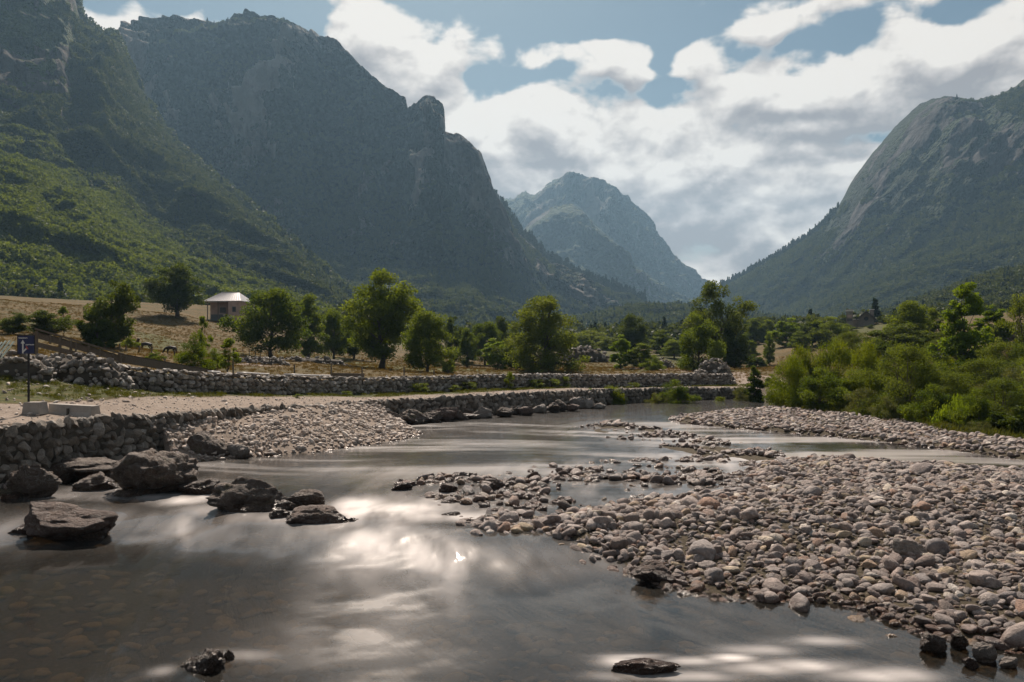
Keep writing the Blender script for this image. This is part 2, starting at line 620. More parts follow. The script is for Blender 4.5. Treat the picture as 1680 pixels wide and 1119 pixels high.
# ------------------------------------------------------------------ materials
def mat_ground():
    m, n, out = material("ground")
    a = n.add('ShaderNodeAttribute', {'attribute_name': 'mask'})
    s = n.add('ShaderNodeSeparateXYZ')
    n.l.new(a.outputs['Vector'], s.inputs[0])
    geo = n.add('ShaderNodeNewGeometry')
    P = geo.outputs['Position']
    nb = n.noise(P, 0.25, 5, 0.6)
    nm = n.noise(P, 2.2, 5, 0.65)
    nf = n.noise(P, 14.0, 4, 0.7)
    bed = n.ramp(nf, [(0.3, (0.035, 0.028, 0.018)), (0.55, (0.075, 0.06, 0.04)), (0.75, (0.15, 0.125, 0.095))])
    dry = n.ramp(n.m('ADD', n.m('MULTIPLY', nb, 0.6), n.m('MULTIPLY', nm, 0.4)), [(0.34, (0.050, 0.048, 0.014)), (0.5, (0.092, 0.066, 0.023)), (0.66, (0.145, 0.094, 0.038))])
    dry = n.mix(n.m('MULTIPLY', n.smooth(nb, .45, .6), .35), dry, (0.16, 0.10, 0.045))
    dry = n.mix(n.m('MULTIPLY', nf, 0.5), dry, (0.07, 0.055, 0.022))
    gre = n.ramp(nm, [(0.3, (0.034, 0.042, 0.012)), (0.5, (0.065, 0.070, 0.019)), (0.68, (0.12, 0.090, 0.04))])
    dirt = n.ramp(n.m('ADD', n.m('MULTIPLY', nm, 0.5), n.m('MULTIPLY', nf, 0.5)), [(0.3, (0.15, 0.118, 0.092)), (0.55, (0.26, 0.21, 0.172)), (0.75, (0.36, 0.30, 0.26))])
    c = n.mix(n.m('GREATER_THAN', s.outputs[0], 0.5), bed, dry)
    e1 = n.smooth(n.m('ADD', s.outputs[1], n.m('MULTIPLY', n.m('SUBTRACT', nm, 0.5), 1.2)), 0.4, 0.6)
    c = n.mix(e1, c, gre)
    e2 = n.smooth(n.m('ADD', s.outputs[2], n.m('MULTIPLY', n.m('SUBTRACT', nm, 0.5), 0.7)), 0.42, 0.58)
    c = n.mix(e2, c, dirt)
    b = n.add('ShaderNodeBsdfPrincipled', Base_Color=c, Roughness=0.95)
    b.inputs['Specular IOR Level'].default_value = 0.15
    bp = n.add('ShaderNodeBump', Strength=0.6, Distance=0.06, Height=n.m('ADD', nf, n.m('MULTIPLY', nm, 2.0)))
    n.l.new(bp.outputs[0], b.inputs['Normal'])
    n.l.new(b.outputs[0], out.inputs[0])
    return m


def mat_stone(name, ramp, wet=True, wetb=0.20, bd=0.05, rough=0.75, scale=1.0, moss=0.0, bump=0.5):
    m, n, out = material(name)
    oi = n.add('ShaderNodeObjectInfo')
    tc = n.add('ShaderNodeTexCoord')
    geo = n.add('ShaderNodeNewGeometry')
    P = n.vm('ADD', tc.outputs['Object'], n.vm('MULTIPLY', oi.outputs['Location'], (3.7, 3.7, 3.7)))
    k = n.add('ShaderNodeVectorMath', {'operation': 'SCALE'})
    n.l.new(P, k.inputs[0])
    k.inputs['Scale'].default_value = scale
    nb = n.noise(k.outputs[0], 1.6, 6, 0.62, 0.4)
    nf = n.noise(k.outputs[0], 9.0, 6, 0.7)
    c = n.ramp(oi.outputs['Random'], ramp)
    v = n.m('ADD', n.m('MULTIPLY', nb, 1.0), n.m('MULTIPLY', nf, 0.6))
    c = n.mix(1.0, c, n.ramp(v, [(0.45, (0.42, 0.40, 0.38)), (0.8, (1, 1, 1)), (1.1, (1.5, 1.47, 1.43))]), 'MULTIPLY')
    if moss:
        ns = n.add('ShaderNodeSeparateXYZ')
        n.l.new(geo.outputs['Normal'], ns.inputs[0])
        mo = n.smooth(nb, 0.56, 0.66)
        c = n.mix(n.m('MULTIPLY', mo, moss), c, (0.06, 0.06, 0.018))
        # pale mineral veins
        vein = n.smooth(n.m('ABSOLUTE', n.m('SUBTRACT', n.noise(k.outputs[0], 2.6, 5, 0.6, 1.2), 0.5)), 0.014, 0.0)
        c = n.mix(n.m('MULTIPLY', vein, 0.5), c, (0.45, 0.42, 0.38))
    b = n.add('ShaderNodeBsdfPrincipled', Roughness=rough)
    if wet:
        sp = n.add('ShaderNodeSeparateXYZ')
        n.l.new(geo.outputs['Position'], sp.inputs[0])
        # water line: 0 upstream, ZP in the pool (y below the cascade)
        lvl = n.m('MULTIPLY', n.smooth(sp.outputs[1], 17.5, 14.5), ZP)
        hgt = n.m('SUBTRACT', sp.outputs[2], lvl)
        wetf = n.smooth(n.m('ADD', hgt, n.m('MULTIPLY', nb, 0.14)), wetb, wetb * .45)
        c = n.mix(n.m('MULTIPLY', wetf, 0.72), c, n.mix(1.0, c, (0.32, 0.21, 0.145), 'MULTIPLY'))
        n.l.new(n.m('MULTIPLY_ADD', wetf, -0.5, rough), b.inputs['Roughness'])
    n.l.new(c, b.inputs['Base Color'])
    b.inputs['Specular IOR Level'].default_value = 0.5
    bp = n.add('ShaderNodeBump', Strength=bump, Distance=bd, Height=n.m('ADD', nf, n.m('MULTIPLY', nb, 1.5)))
    n.l.new(bp.outputs[0], b.inputs['Normal'])
    n.l.new(b.outputs[0], out.inputs[0])
    return m


def mat_leaf(name, c1, c2, trans=0.45, c3=None):
    m, n, out = material(name)
    a = n.add('ShaderNodeAttribute', {'attribute_name': 'tint'})
    oi = n.add('ShaderNodeObjectInfo')
    f = n.m('ADD', n.m('MULTIPLY', a.outputs['Fac'], 0.60), n.m('MULTIPLY', oi.outputs['Random'], 0.40))
    c = n.ramp(f, [(0.0, c1), (1.0, c2)] if c3 is None else [(0.0, c1), (0.75, c2), (1.0, c3)])
    d = n.add('ShaderNodeBsdfPrincipled', Base_Color=c, Roughness=0.6)
    d.inputs['Specular IOR Level'].default_value = 0.12
    t = n.add('ShaderNodeBsdfTranslucent', Color=n.mix(1.0, c, (1.5, 1.35, 0.45), 'MULTIPLY'))
    mx = n.add('ShaderNodeMixShader')
    mx.inputs[0].default_value = trans
    n.l.new(d.outputs[0], mx.inputs[1])
    n.l.new(t.outputs[0], mx.inputs[2])
    n.l.new(mx.outputs[0], out.inputs[0])
    return m


def mat_plain(name, col, rough=0.8, metal=0.0, var=0.3, scale=6.0, stretch=(1, 1, 1), bump=0.3):
    m, n, out = material(name)
    tc = n.add('ShaderNodeTexCoord')
    mp = n.add('ShaderNodeMapping', Scale=stretch)
    n.l.new(tc.outputs['Object'], mp.inputs[0])
    nz = n.noise(mp.outputs[0], scale, 5, 0.65)
    c = n.mix(1.0, tuple(col) + (1,), n.ramp(nz, [(0.25, (1 - var,) * 3), (0.75, (1 + var,) * 3)]), 'MULTIPLY')
    b = n.add('ShaderNodeBsdfPrincipled', Base_Color=c, Roughness=rough, Metallic=metal)
    bp = n.add('ShaderNodeBump', Strength=bump, Distance=0.02, Height=nz)
    n.l.new(bp.outputs[0], b.inputs['Normal'])
    n.l.new(b.outputs[0], out.inputs[0])
    return m


def mat_mountain(name, rock1, rock2, veg1, veg2, scale=1.0, bumpd=6.0, far=False):
    m, n, out = material(name)
    a = n.add('ShaderNodeAttribute', {'attribute_name': 'rock'})
    geo = n.add('ShaderNodeNewGeometry')
    P = geo.outputs['Position']
    nb = n.noise(P, 0.006 * scale, 6, 0.6)
    mp = n.add('ShaderNodeMapping', Scale=(1.0, 1.0, 0.28))
    n.l.new(P, mp.inputs[0])
    nv = n.noise(mp.outputs[0], 0.05 * scale, 7, 0.68, 0.5)
    nt_ = n.noise(P, 0.14 * scale, 3, 0.6)
    mp4 = n.add('ShaderNodeMapping', Scale=(1.0, 1.0, 0.45), Rotation=(0.15, 0.5, 0.2))
    n.l.new(P, mp4.inputs[0])
    nm_ = n.noise(mp4.outputs[0], 0.0085 * scale, 6, 0.62, 0.8)
    # strata: bands across the cliffs
    mp3 = n.add('ShaderNodeMapping', Scale=(0.25, 0.25, 1.6), Rotation=(0.12, 0.22, 0))
    n.l.new(P, mp3.inputs[0])
    ns = n.noise(mp3.outputs[0], 0.03 * scale, 5, 0.6, 0.3)
    f = n.m('ADD', n.m('MULTIPLY_ADD', n.m('SUBTRACT', nm_, 0.5), 3.4, n.m('MULTIPLY_ADD', n.m('SUBTRACT', nb, 0.5), 1.6, a.outputs['Fac'])), n.m('ADD', n.m('MULTIPLY', n.m('SUBTRACT', nv, 0.5), 0.7), n.m('MULTIPLY', n.m('SUBTRACT', ns, 0.5), 0.55)))
    rk = n.smooth(f, 0.45, 0.56)
    nw = n.noise(mp.outputs[0], 0.018 * scale, 8, 0.72, 1.0)
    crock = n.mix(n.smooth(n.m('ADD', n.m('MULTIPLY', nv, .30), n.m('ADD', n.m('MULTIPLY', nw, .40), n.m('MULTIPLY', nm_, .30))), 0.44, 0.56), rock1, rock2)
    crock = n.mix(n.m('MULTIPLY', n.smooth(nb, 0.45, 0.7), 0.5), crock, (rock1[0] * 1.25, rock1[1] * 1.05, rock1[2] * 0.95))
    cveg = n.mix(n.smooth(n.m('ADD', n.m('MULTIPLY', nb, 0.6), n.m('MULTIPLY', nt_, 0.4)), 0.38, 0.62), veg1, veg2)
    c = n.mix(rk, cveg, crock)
    b = n.add('ShaderNodeBsdfPrincipled', Base_Color=c, Roughness=0.95)
    b.inputs['Specular IOR Level'].default_value = 0.1
    vor = n.add('ShaderNodeTexVoronoi', {'feature': 'F1'}, Scale=0.16 * scale)
    n.l.new(P, vor.inputs['Vector'])
    hv = n.m('MULTIPLY', n.m('SUBTRACT', 1.0, vor.outputs['Distance']), 0.8)
    hr = n.m('MULTIPLY', n.m('ADD', nv, n.m('MULTIPLY', ns, 0.5)), 2.4)
    hm = n.add('ShaderNodeMix', {'data_type': 'FLOAT'})
    n.l.new(rk, hm.inputs[0])
    n.l.new(hv, hm.inputs[2])
    n.l.new(hr, hm.inputs[3])
    bp = n.add('ShaderNodeBump', Strength=1.0, Distance=bumpd, Height=hm.outputs[0])
    n.l.new(bp.outputs[0], b.inputs['Normal'])
    n.l.new(b.outputs[0], out.inputs[0])
    return m


M_GROUND = mat_ground()
M_COBBLE = mat_stone("cobble_stone", [(0.0, (0.15, 0.112, 0.095)), (0.22, (0.36, 0.285, 0.25)), (0.45, (0.28, 0.24, 0.222)), (0.62, (0.47, 0.395, 0.355)), (0.74, (0.20, 0.175, 0.17)), (0.86, (0.31, 0.19, 0.135)), (0.93, (0.42, 0.33, 0.22)), (1.0, (0.64, 0.58, 0.53))], bump=1.0, wetb=.27, scale=1.4)
M_WALLST = mat_stone("wall_stone", [(0.0, (0.09, 0.074, 0.058)), (0.4, (0.18, 0.15, 0.12)), (0.8, (0.26, 0.22, 0.182)), (1.0, (0.34, 0.30, 0.26))], wet=False, bump=0.9, scale=1.5)
M_DRYST = mat_stone("dry_wall_stone", [(0.0, (0.12, 0.10, 0.082)), (0.4, (0.22, 0.19, 0.162)), (0.8, (0.32, 0.285, 0.25)), (1.0, (0.42, 0.385, 0.35))], wet=False, bump=0.8, scale=1.5)
M_GRAVEL = mat_stone("pale_gravel", [(0.0, (0.30, 0.24, 0.20)), (0.5, (0.43, 0.36, 0.31)), (1.0, (0.55, 0.48, 0.42))])
M_BOULD = mat_stone("boulder_rock", [(0.0, (0.078, 0.052, 0.038)), (0.5, (0.105, 0.075, 0.057)), (1.0, (0.135, 0.100, 0.078))], moss=0.6, scale=1.6, bump=1.0, wetb=0.42, bd=.13)
M_REDB = mat_stone("reddish_boulder", [(0.0, (0.092, 0.058, 0.044)), (1.0, (0.125, 0.080, 0.062))], scale=1.6, moss=0.15, bump=1.0, wetb=0.36, bd=.13)
M_PALEB = mat_stone("pale_boulder", [(0.0, (0.23, 0.195, 0.168)), (1.0, (0.29, 0.25, 0.22))], scale=1.6, bump=1.0, bd=.10)
M_BED = mat_stone("bed_stone", [(0.0, (0.07, 0.055, 0.03)), (0.5, (0.13, 0.10, 0.05)), (1.0, (0.22, 0.17, 0.10))], wet=False)
M_BARK = mat_plain("bark", (0.085, 0.065, 0.05), 0.9, var=0.4, scale=3.0, stretch=(4, 4, 1), bump=0.8)
M_LEAF = {
    'dark': mat_leaf("leaf_dark", (0.032, 0.054, 0.011), (0.085, 0.115, 0.022), 0.50),
    'mid': mat_leaf("leaf_mid", (0.040, 0.070, 0.012), (0.14, 0.185, 0.032), 0.58),
    'olive': mat_leaf("leaf_olive", (0.040, 0.064, 0.014), (0.135, 0.172, 0.038), 0.56),
    'bright': mat_leaf("leaf_bright", (0.075, 0.125, 0.012), (0.17, 0.24, 0.025), 0.55),
    'yellow': mat_leaf("leaf_yellow", (0.068, 0.104, 0.012), (0.175, 0.210, 0.018), 0.55),
    'grey': mat_leaf("leaf_grey", (0.07, 0.085, 0.035), (0.14, 0.155, 0.07), 0.4),
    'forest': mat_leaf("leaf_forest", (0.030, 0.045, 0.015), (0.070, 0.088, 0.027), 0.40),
    'sunny': mat_leaf("leaf_sunny", (0.052, 0.078, 0.012), (0.120, 0.155, 0.024), 0.50),  # sunlit look of the lower near slope, put into the leaf colour
    'conifer': mat_leaf("leaf_conifer", (0.014, 0.030, 0.010), (0.03, 0.05, 0.018), 0.15),
    'grass': mat_leaf("blade_green", (0.045, 0.060, 0.012), (0.11, 0.115, 0.028), 0.35),
    'straw': mat_leaf("blade_straw", (0.085, 0.060, 0.022), (0.165, 0.108, 0.042), 0.30),
}
M_WOOD = mat_plain("weathered_wood", (0.15, 0.115, 0.085), 0.85, var=0.4, scale=5, stretch=(1, 6, 6), bump=0.6)
M_CONC = mat_plain("concrete", (0.30, 0.27, 0.24), 0.9, var=0.2, scale=5)
M_METAL = mat_plain("dark_steel", (0.03, 0.03, 0.032), 0.5, 0.6, 0.2)
M_BLUE = mat_plain("sign_blue", (0.008, 0.014, 0.075), 0.4, 0.0, 0.1, bump=0.02)
M_WHITE = mat_plain("sign_white", (0.62, 0.62, 0.60), 0.5, 0.0, 0.08, bump=0.02)
M_RED = mat_plain("sign_red", (0.5, 0.07, 0.05), 0.5, 0.0, 0.08, bump=0.02)
M_ROOF = mat_plain("sheet_metal_roof", (0.50, 0.47, 0.47), 0.38, 0.15, 0.12, 1.5)
M_PLAST = mat_plain("pink_plaster", (0.40, 0.28, 0.235), 0.9, 0, 0.2, 1.2)
M_DARK = mat_plain("dark_opening", (0.02, 0.02, 0.022), 0.6)
M_GREYP = mat_plain("grey_plaster", (0.13, 0.13, 0.13), 0.9, 0, 0.25, 1.2)
M_BLOCK = mat_plain("stone_masonry", (0.22, 0.19, 0.165), 0.9, 0, 0.35, 2.0)
M_SLATE = mat_plain("dark_slate", (0.085, 0.075, 0.075), 0.7, 0, 0.3, 3.0)
M_SOIL = mat_plain("packed_earth", (0.07, 0.058, 0.045), 0.95, 0, 0.4, 3.0)
M_FUR = mat_plain("dark_hide", (0.03, 0.022, 0.018), 0.7, 0, 0.4, 4.0)
M_PIPE = mat_plain("pale_pipe", (0.62, 0.58, 0.55), 0.35, 0, 0.05)
M_BARR = mat_plain("white_slat", (0.75, 0.78, 0.66), 0.5, 0, 0.05)

# ------------------------------------------------------------------ ground sheet (one sheet out to the horizon)
def build_ground():
    th = np.concatenate([np.linspace(-180, -46, 40, endpoint=False), np.linspace(-46, 46, 560), np.linspace(46, 180, 41)[1:]])
    th = np.radians(th)
    r = np.concatenate([[0.0], np.exp(np.linspace(math.log(1.5), math.log(70), 400)), np.exp(np.linspace(math.log(70), math.log(3750), 121))[1:]])
    A, B = np.meshgrid(th, r, indexing='ij')
    X, Y = np.sin(A) * B, np.cos(A) * B
    Z = ground_z(X, Y)
    x, y = X.ravel(), Y.ravel()
    land = inside(x, y, LEFT_LAND)
    rl = inside(x, y, RIGHT_LAND)
    dw, _, _ = seg_dist(x, y, WL)
    mk = np.zeros((len(x), 3))
    mk[:, 0] = (land | rl).astype(float)
    n = fbm(x * .4, y * .4, oct=3, seed=21)
    verge = smooth01((dw - 3.9) / 1.0) * (1 - smooth01((dw - 8.5) / 3)) * land
    patch = smooth01((fbm(x * .045, y * .045, oct=3, seed=22) - 0.12) / .25) * land * smooth01((y - 60) / 20) * 0.75
    mk[:, 1] = np.maximum(np.maximum(verge * .9, patch), rl * 0.85)
    road = (1 - smooth01((dw - 3.6) / 1.1)) * land
    # loose stony bank at the left and the track past the cairn
    bank = smooth01((-x - 13) / 2) * smooth01((34 - y) / 4) * smooth01((dw - 3.0) / 2) * land * 0.28
    path = np.array([UP(1180, 640, 0.8), UP(1225, 634, 0.75), (22, 72), (21, 84), (16, 100)])
    dp, _, _ = seg_dist(x, y, path)
    path2 = np.array([AT(405, 592, 62)[:2], AT(430, 588, 64)[:2], AT(455, 578, 70)[:2]])
    dp2, _, _ = seg_dist(x, y, path2)
    mk[:, 2] = np.clip(np.maximum.reduce([road, bank, (1 - smooth01((dp - 2.0) / 1.2)) * land, (1 - smooth01((dp2 - 1.0) / .8)) * land]), 0, 1)
    ins = inside(x, y, SPIT)
    mk[ins, 0] = 1
    mk[ins, 2] = 1
    dss, _, _ = seg_dist(x, y, SPIT_SHORE)
    me = mk_mesh("ground", np.stack([x, y, Z.ravel()], 1), grid_faces(len(th), len(r)), [M_GROUND], True, {'mask': mk})
    tag(obj("ground", me), kind="structure")


build_ground()


# ------------------------------------------------------------------ river water
def build_water():
    tx = np.tan(np.radians(np.linspace(-66, 72, 520)))
    Yr = np.exp(np.linspace(math.log(1.2), math.log(80), 520))
    T, YY = np.meshgrid(tx, Yr, indexing='ij')
    X = T * YY
    x, y = X.ravel(), YY.ravel()
    z = water_z(x, y)
    cy = cascade_y(x, y)
    tpx = x / y * F + CX
    # smooth standing swell, long exposure
    CL = smooth_poly([(60, 68), (34, 61), (22, 56.5), (12, 51.5), (4, 44), (-1, 37), (-3, 30), (-4, 24), (-4.5, 20), (-4, 15), (-2, 10), (1, 5), (4, -2)], 5)
    d, arc, sg = seg_dist(x, y, CL)
    v = d * np.sign(sg)
    z = z + 0.018 * fbm(arc * .35, v * 1.1, oct=3, seed=41) * smooth01((y - 6) / 6)
    z = z + 0.075 * np.exp(-((y - cy + .7) / 1.3) ** 2) * fbm(x * .9, y * .6, oct=3, seed=49)
    below = cy - y
    gm = smooth01((tpx - 540) / 50) * (1 - smooth01((tpx - 740) / 40))
    z = z + 0.045 * gm * np.exp(-((y - cy + .9) / .9) ** 2) * (.3 + fbm(x * 2.1, y * 1.1, oct=3, seed=59))
    foam = np.zeros_like(x)

    def blob(px, py, rx, ry, wgt, lvl=ZP):
        bx, by = UP(px, py, lvl)
        s = by / F
        # footprint on the water of an ellipse rx, ry (photo px)
        k = (py - CY)
        ly = by * ry / k
        return wgt * np.exp(-(((x - bx) / (rx * s)) ** 2 + ((y - by) / ly) ** 2))

    for b in ((640, 862, 75, 16, 1.0), (665, 856, 50, 9, 1.0), (600, 862, 45, 10, .9), (690, 872, 40, 9, .8), (590, 848, 40, 12, .9), (655, 858, 26, 9, 0.8), (612, 905, 70, 42, .5), (560, 880, 70, 22, .38), (300, 842, 38, 8, .85), (330, 838, 20, 8, .6), (440, 872, 70, 12, .42),
              (230, 835, 70, 7, .45), (345, 858, 60, 9, .35), (160, 822, 50, 7, .40), (100, 833, 60, 7, .35), (600, 790, 90, 14, .22), (700, 850, 90, 20, .35), (770, 872, 50, 9, .55),
              (230, 888, 60, 6, .2), (400, 1075, 60, 9, .3), (268, 1100, 20, 8, .4), (640, 980, 80, 60, .16), (560, 1050, 150, 40, .10)):
        foam = np.maximum(foam, blob(*b)) + 0.25 * np.minimum(foam, blob(*b))
    # halo round the low rock at the bottom and the swirl beside it
    for b in ((1015, 1085, 30, 9, .75), (1040, 1077, 50, 4, .6), (1145, 1085, 50, 6, .8), (1195, 1080, 36, 6, .95), (1240, 1098, 70, 10, .6), (1330, 1092, 70, 10, .7), (1440, 1108, 80, 12, .7), (1340, 1052, 60, 7, .5), (1250, 1066, 70, 8, .4), (1120, 1110, 120, 8, .6)):
        foam = np.maximum(foam, blob(*b))
    casc = np.exp(-((below - 0.8) / 1.0) ** 2)
    gap = np.maximum(smooth01((tpx - 530) / 70) * (1 - smooth01((tpx - 770) / 60)), 0.7 * np.exp(-((tpx - 300) / 26) ** 2))
    gap = gap * (.6 + .6 * fbm(tpx * .02, y * 1.2, oct=4, seed=50))
    foam = np.maximum(foam, casc * gap * (0.7 + .5 * fbm(tpx * .03, y * .3, oct=4, seed=42)))
    foam = np.maximum(foam, .18 * casc)
    foam *= (0.80 + 0.75 * fbm(arc * .7, v * 2.2, oct=4, seed=43))
    # shallow fast water over the stones, silky
    up = smooth01((y - cy - .5) / 2)
    for P, k in ((SCAT1, .17), (SCAT2, .14)):
        s = sdist(x, y, P)
        foam += k * smooth01((s + 2.0) / 2.5) * up * (0.5 + 1.0 * fbm(arc * .5, v * 2.5, oct=4, seed=44))
    # riffle streaks
    ys = y + .16 * x + .9 * np.sin(x * .3 + .15 * y)
    st = np.clip(fbm(x * .16, ys * 1.1, oct=5, seed=45) * 2.0 + 0.05, 0, 1)
    rif = smooth01((y - 20) / 4) * (1 - smooth01((y - 36) / 5)) * (1 - smooth01((np.abs(x + 1.5) - 6) / 5))
    foam += 0.26 * st * rif * (.45 + 1.1 * fbm(x * .3, y * .5, oct=3, seed=51))
    yb = y + .05 * x + .5 * np.sin(x * .35)
    sx = np.clip(fbm(x * .10, yb * 1.0, oct=4, seed=46) * 1.8 + 0.35, 0, 1)
    side = smooth01((y - cy - 2.0) / 4)
    rgt = smooth01((x - 4) / 4) * (1 - smooth01((y - 38) / 3)) * up
    foam += 0.36 * sx * rgt
    foam = np.clip(foam, 0, 1)
    silk = fbm(tpx * .035, y * .8, oct=4, seed=61)
    foam = np.maximum(foam, gm * np.exp(-((y - cy + 1.15) / .75) ** 2) * np.clip(.80 + .7 * silk, 0, 1))
    foam = np.maximum(foam, .22 * gm * np.exp(-((y - cy + 2.3) / 1.3) ** 2) * np.clip(.7 + .9 * silk, 0, 1))
    # where the fast water of the cascade ruffles the pool
    bx, by = UP(625, 960, ZP)
    plume = np.exp(-(((x - bx * y / by) / 1.1) ** 2) - ((y - by) / 5.0) ** 2)
    bands = smooth01(fbm(x * .9 + y * .35, y * 1.6 - x * .5, oct=3, seed=48) * 1.6 + .45)
    rip = smooth01(fbm(x * 1.8 + y * .9, y * 4.6 - x * 1.8, oct=3, seed=58) * 2.0 + .5)
    plume = np.clip(plume * (.22 + .55 * bands + .5 * rip * bands), 0, 1) * (y < cy)
    plume = np.maximum(plume, 0.5 * rif * st)
    plume = np.maximum(plume, 0.20 * casc * (.5 + fbm(x * 1.3, y * .5, oct=4, seed=52)))
    plume = np.clip(plume, 0, 1)
    me = mk_mesh("river_water", np.stack([x, y, z], 1), grid_faces(len(tx), len(Yr)), [], True,
                 {'foam': foam, 'flow': np.stack([arc, v], 1), 'side': side, 'plume': plume})
    m, n, out = material("river_water")
    fo = n.add('ShaderNodeAttribute', {'attribute_name': 'foam'}).outputs['Fac']
    fl = n.add('ShaderNodeAttribute', {'attribute_name': 'flow'}).outputs['Vector']
    si = n.add('ShaderNodeAttribute', {'attribute_name': 'side'}).outputs['Fac']
    geo = n.add('ShaderNodeNewGeometry')
    P = geo.outputs['Position']
    mA = n.add('ShaderNodeMapping', Scale=(0.55, 2.6, 1))
    n.l.new(fl, mA.inputs[0])
    mB = n.add('ShaderNodeMapping', Scale=(0.35, 2.2, 1))
    n.l.new(P, mB.inputs[0])
    nA = n.noise(mA.outputs[0], 0.9, 5, 0.55, 0.3)
    nB = n.noise(mB.outputs[0], 0.9, 5, 0.55, 0.3)
    hx = n.add('ShaderNodeMix', {'data_type': 'FLOAT'})
    n.l.new(si, hx.inputs[0])
    n.l.new(nA, hx.inputs[2])
    n.l.new(nB, hx.inputs[3])
    hN = hx.outputs[0]
    fine = n.noise(P, 26.0, 3, 0.6)
    bp = n.add('ShaderNodeBump', Strength=0.13, Distance=0.10, Height=n.m('ADD', hN, n.m('MULTIPLY', fine, 0.035)))
    fr = n.add('ShaderNodeFresnel', IOR=1.33)
    gl = n.add('ShaderNodeBsdfGlossy', {'distribution': 'GGX'}, Color=(0.95, 0.93, 0.92, 1), Roughness=0.08)
    n.l.new(n.m('MULTIPLY_ADD', n.add('ShaderNodeAttribute', {'attribute_name': 'plume'}).outputs['Fac'], 0.22, 0.075), gl.inputs['Roughness'])
    n.l.new(bp.outputs[0], gl.inputs['Normal'])
    gl2 = n.add('ShaderNodeBsdfGlossy', {'distribution': 'GGX'}, Color=(0.95, 0.93, 0.92, 1), Roughness=0.34)
    n.l.new(bp.outputs[0], gl2.inputs['Normal'])
    gg = n.add('ShaderNodeMixShader')
    ro = n.add('ShaderNodeAttribute', {'attribute_name': 'plume'}).outputs['Fac']
    n.l.new(n.m('MULTIPLY_ADD', ro, 0.25, 0.05), gg.inputs[0])
    n.l.new(gl.outputs[0], gg.inputs[1])
    n.l.new(gl2.outputs[0], gg.inputs[2])
    tr = n.add('ShaderNodeBsdfTransparent', Color=(0.50, 0.41, 0.28, 1))
    df = n.add('ShaderNodeBsdfDiffuse', Color=(0.026, 0.024, 0.019, 1))
    body = n.add('ShaderNodeMixShader')
    body.inputs[0].default_value = 0.36
    n.l.new(tr.outputs[0], body.inputs[1])
    n.l.new(df.outputs[0], body.inputs[2])
    s1 = n.add('ShaderNodeMixShader')
    n.l.new(fr.outputs[0], s1.inputs[0])
    n.l.new(body.outputs[0], s1.inputs[1])
    n.l.new(gg.outputs[0], s1.inputs[2])
    fd = n.add('ShaderNodeBsdfDiffuse', Color=(0.74, 0.69, 0.66, 1))
    s2 = n.add('ShaderNodeMixShader')
    n.l.new(n.m('MULTIPLY', fo, 0.93, clamp=True), s2.inputs[0])
    n.l.new(s1.outputs[0], s2.inputs[1])
    n.l.new(fd.outputs[0], s2.inputs[2])
    n.l.new(s2.outputs[0], out.inputs[0])
    me.materials.append(m)
    tag(obj("river_water", me), kind="structure")


build_water()


# ------------------------------------------------------------------ mountains
def interp(pts, x):
    pts = sorted(pts)
    return np.interp(x, [p[0] for p in pts], [p[1] for p in pts])


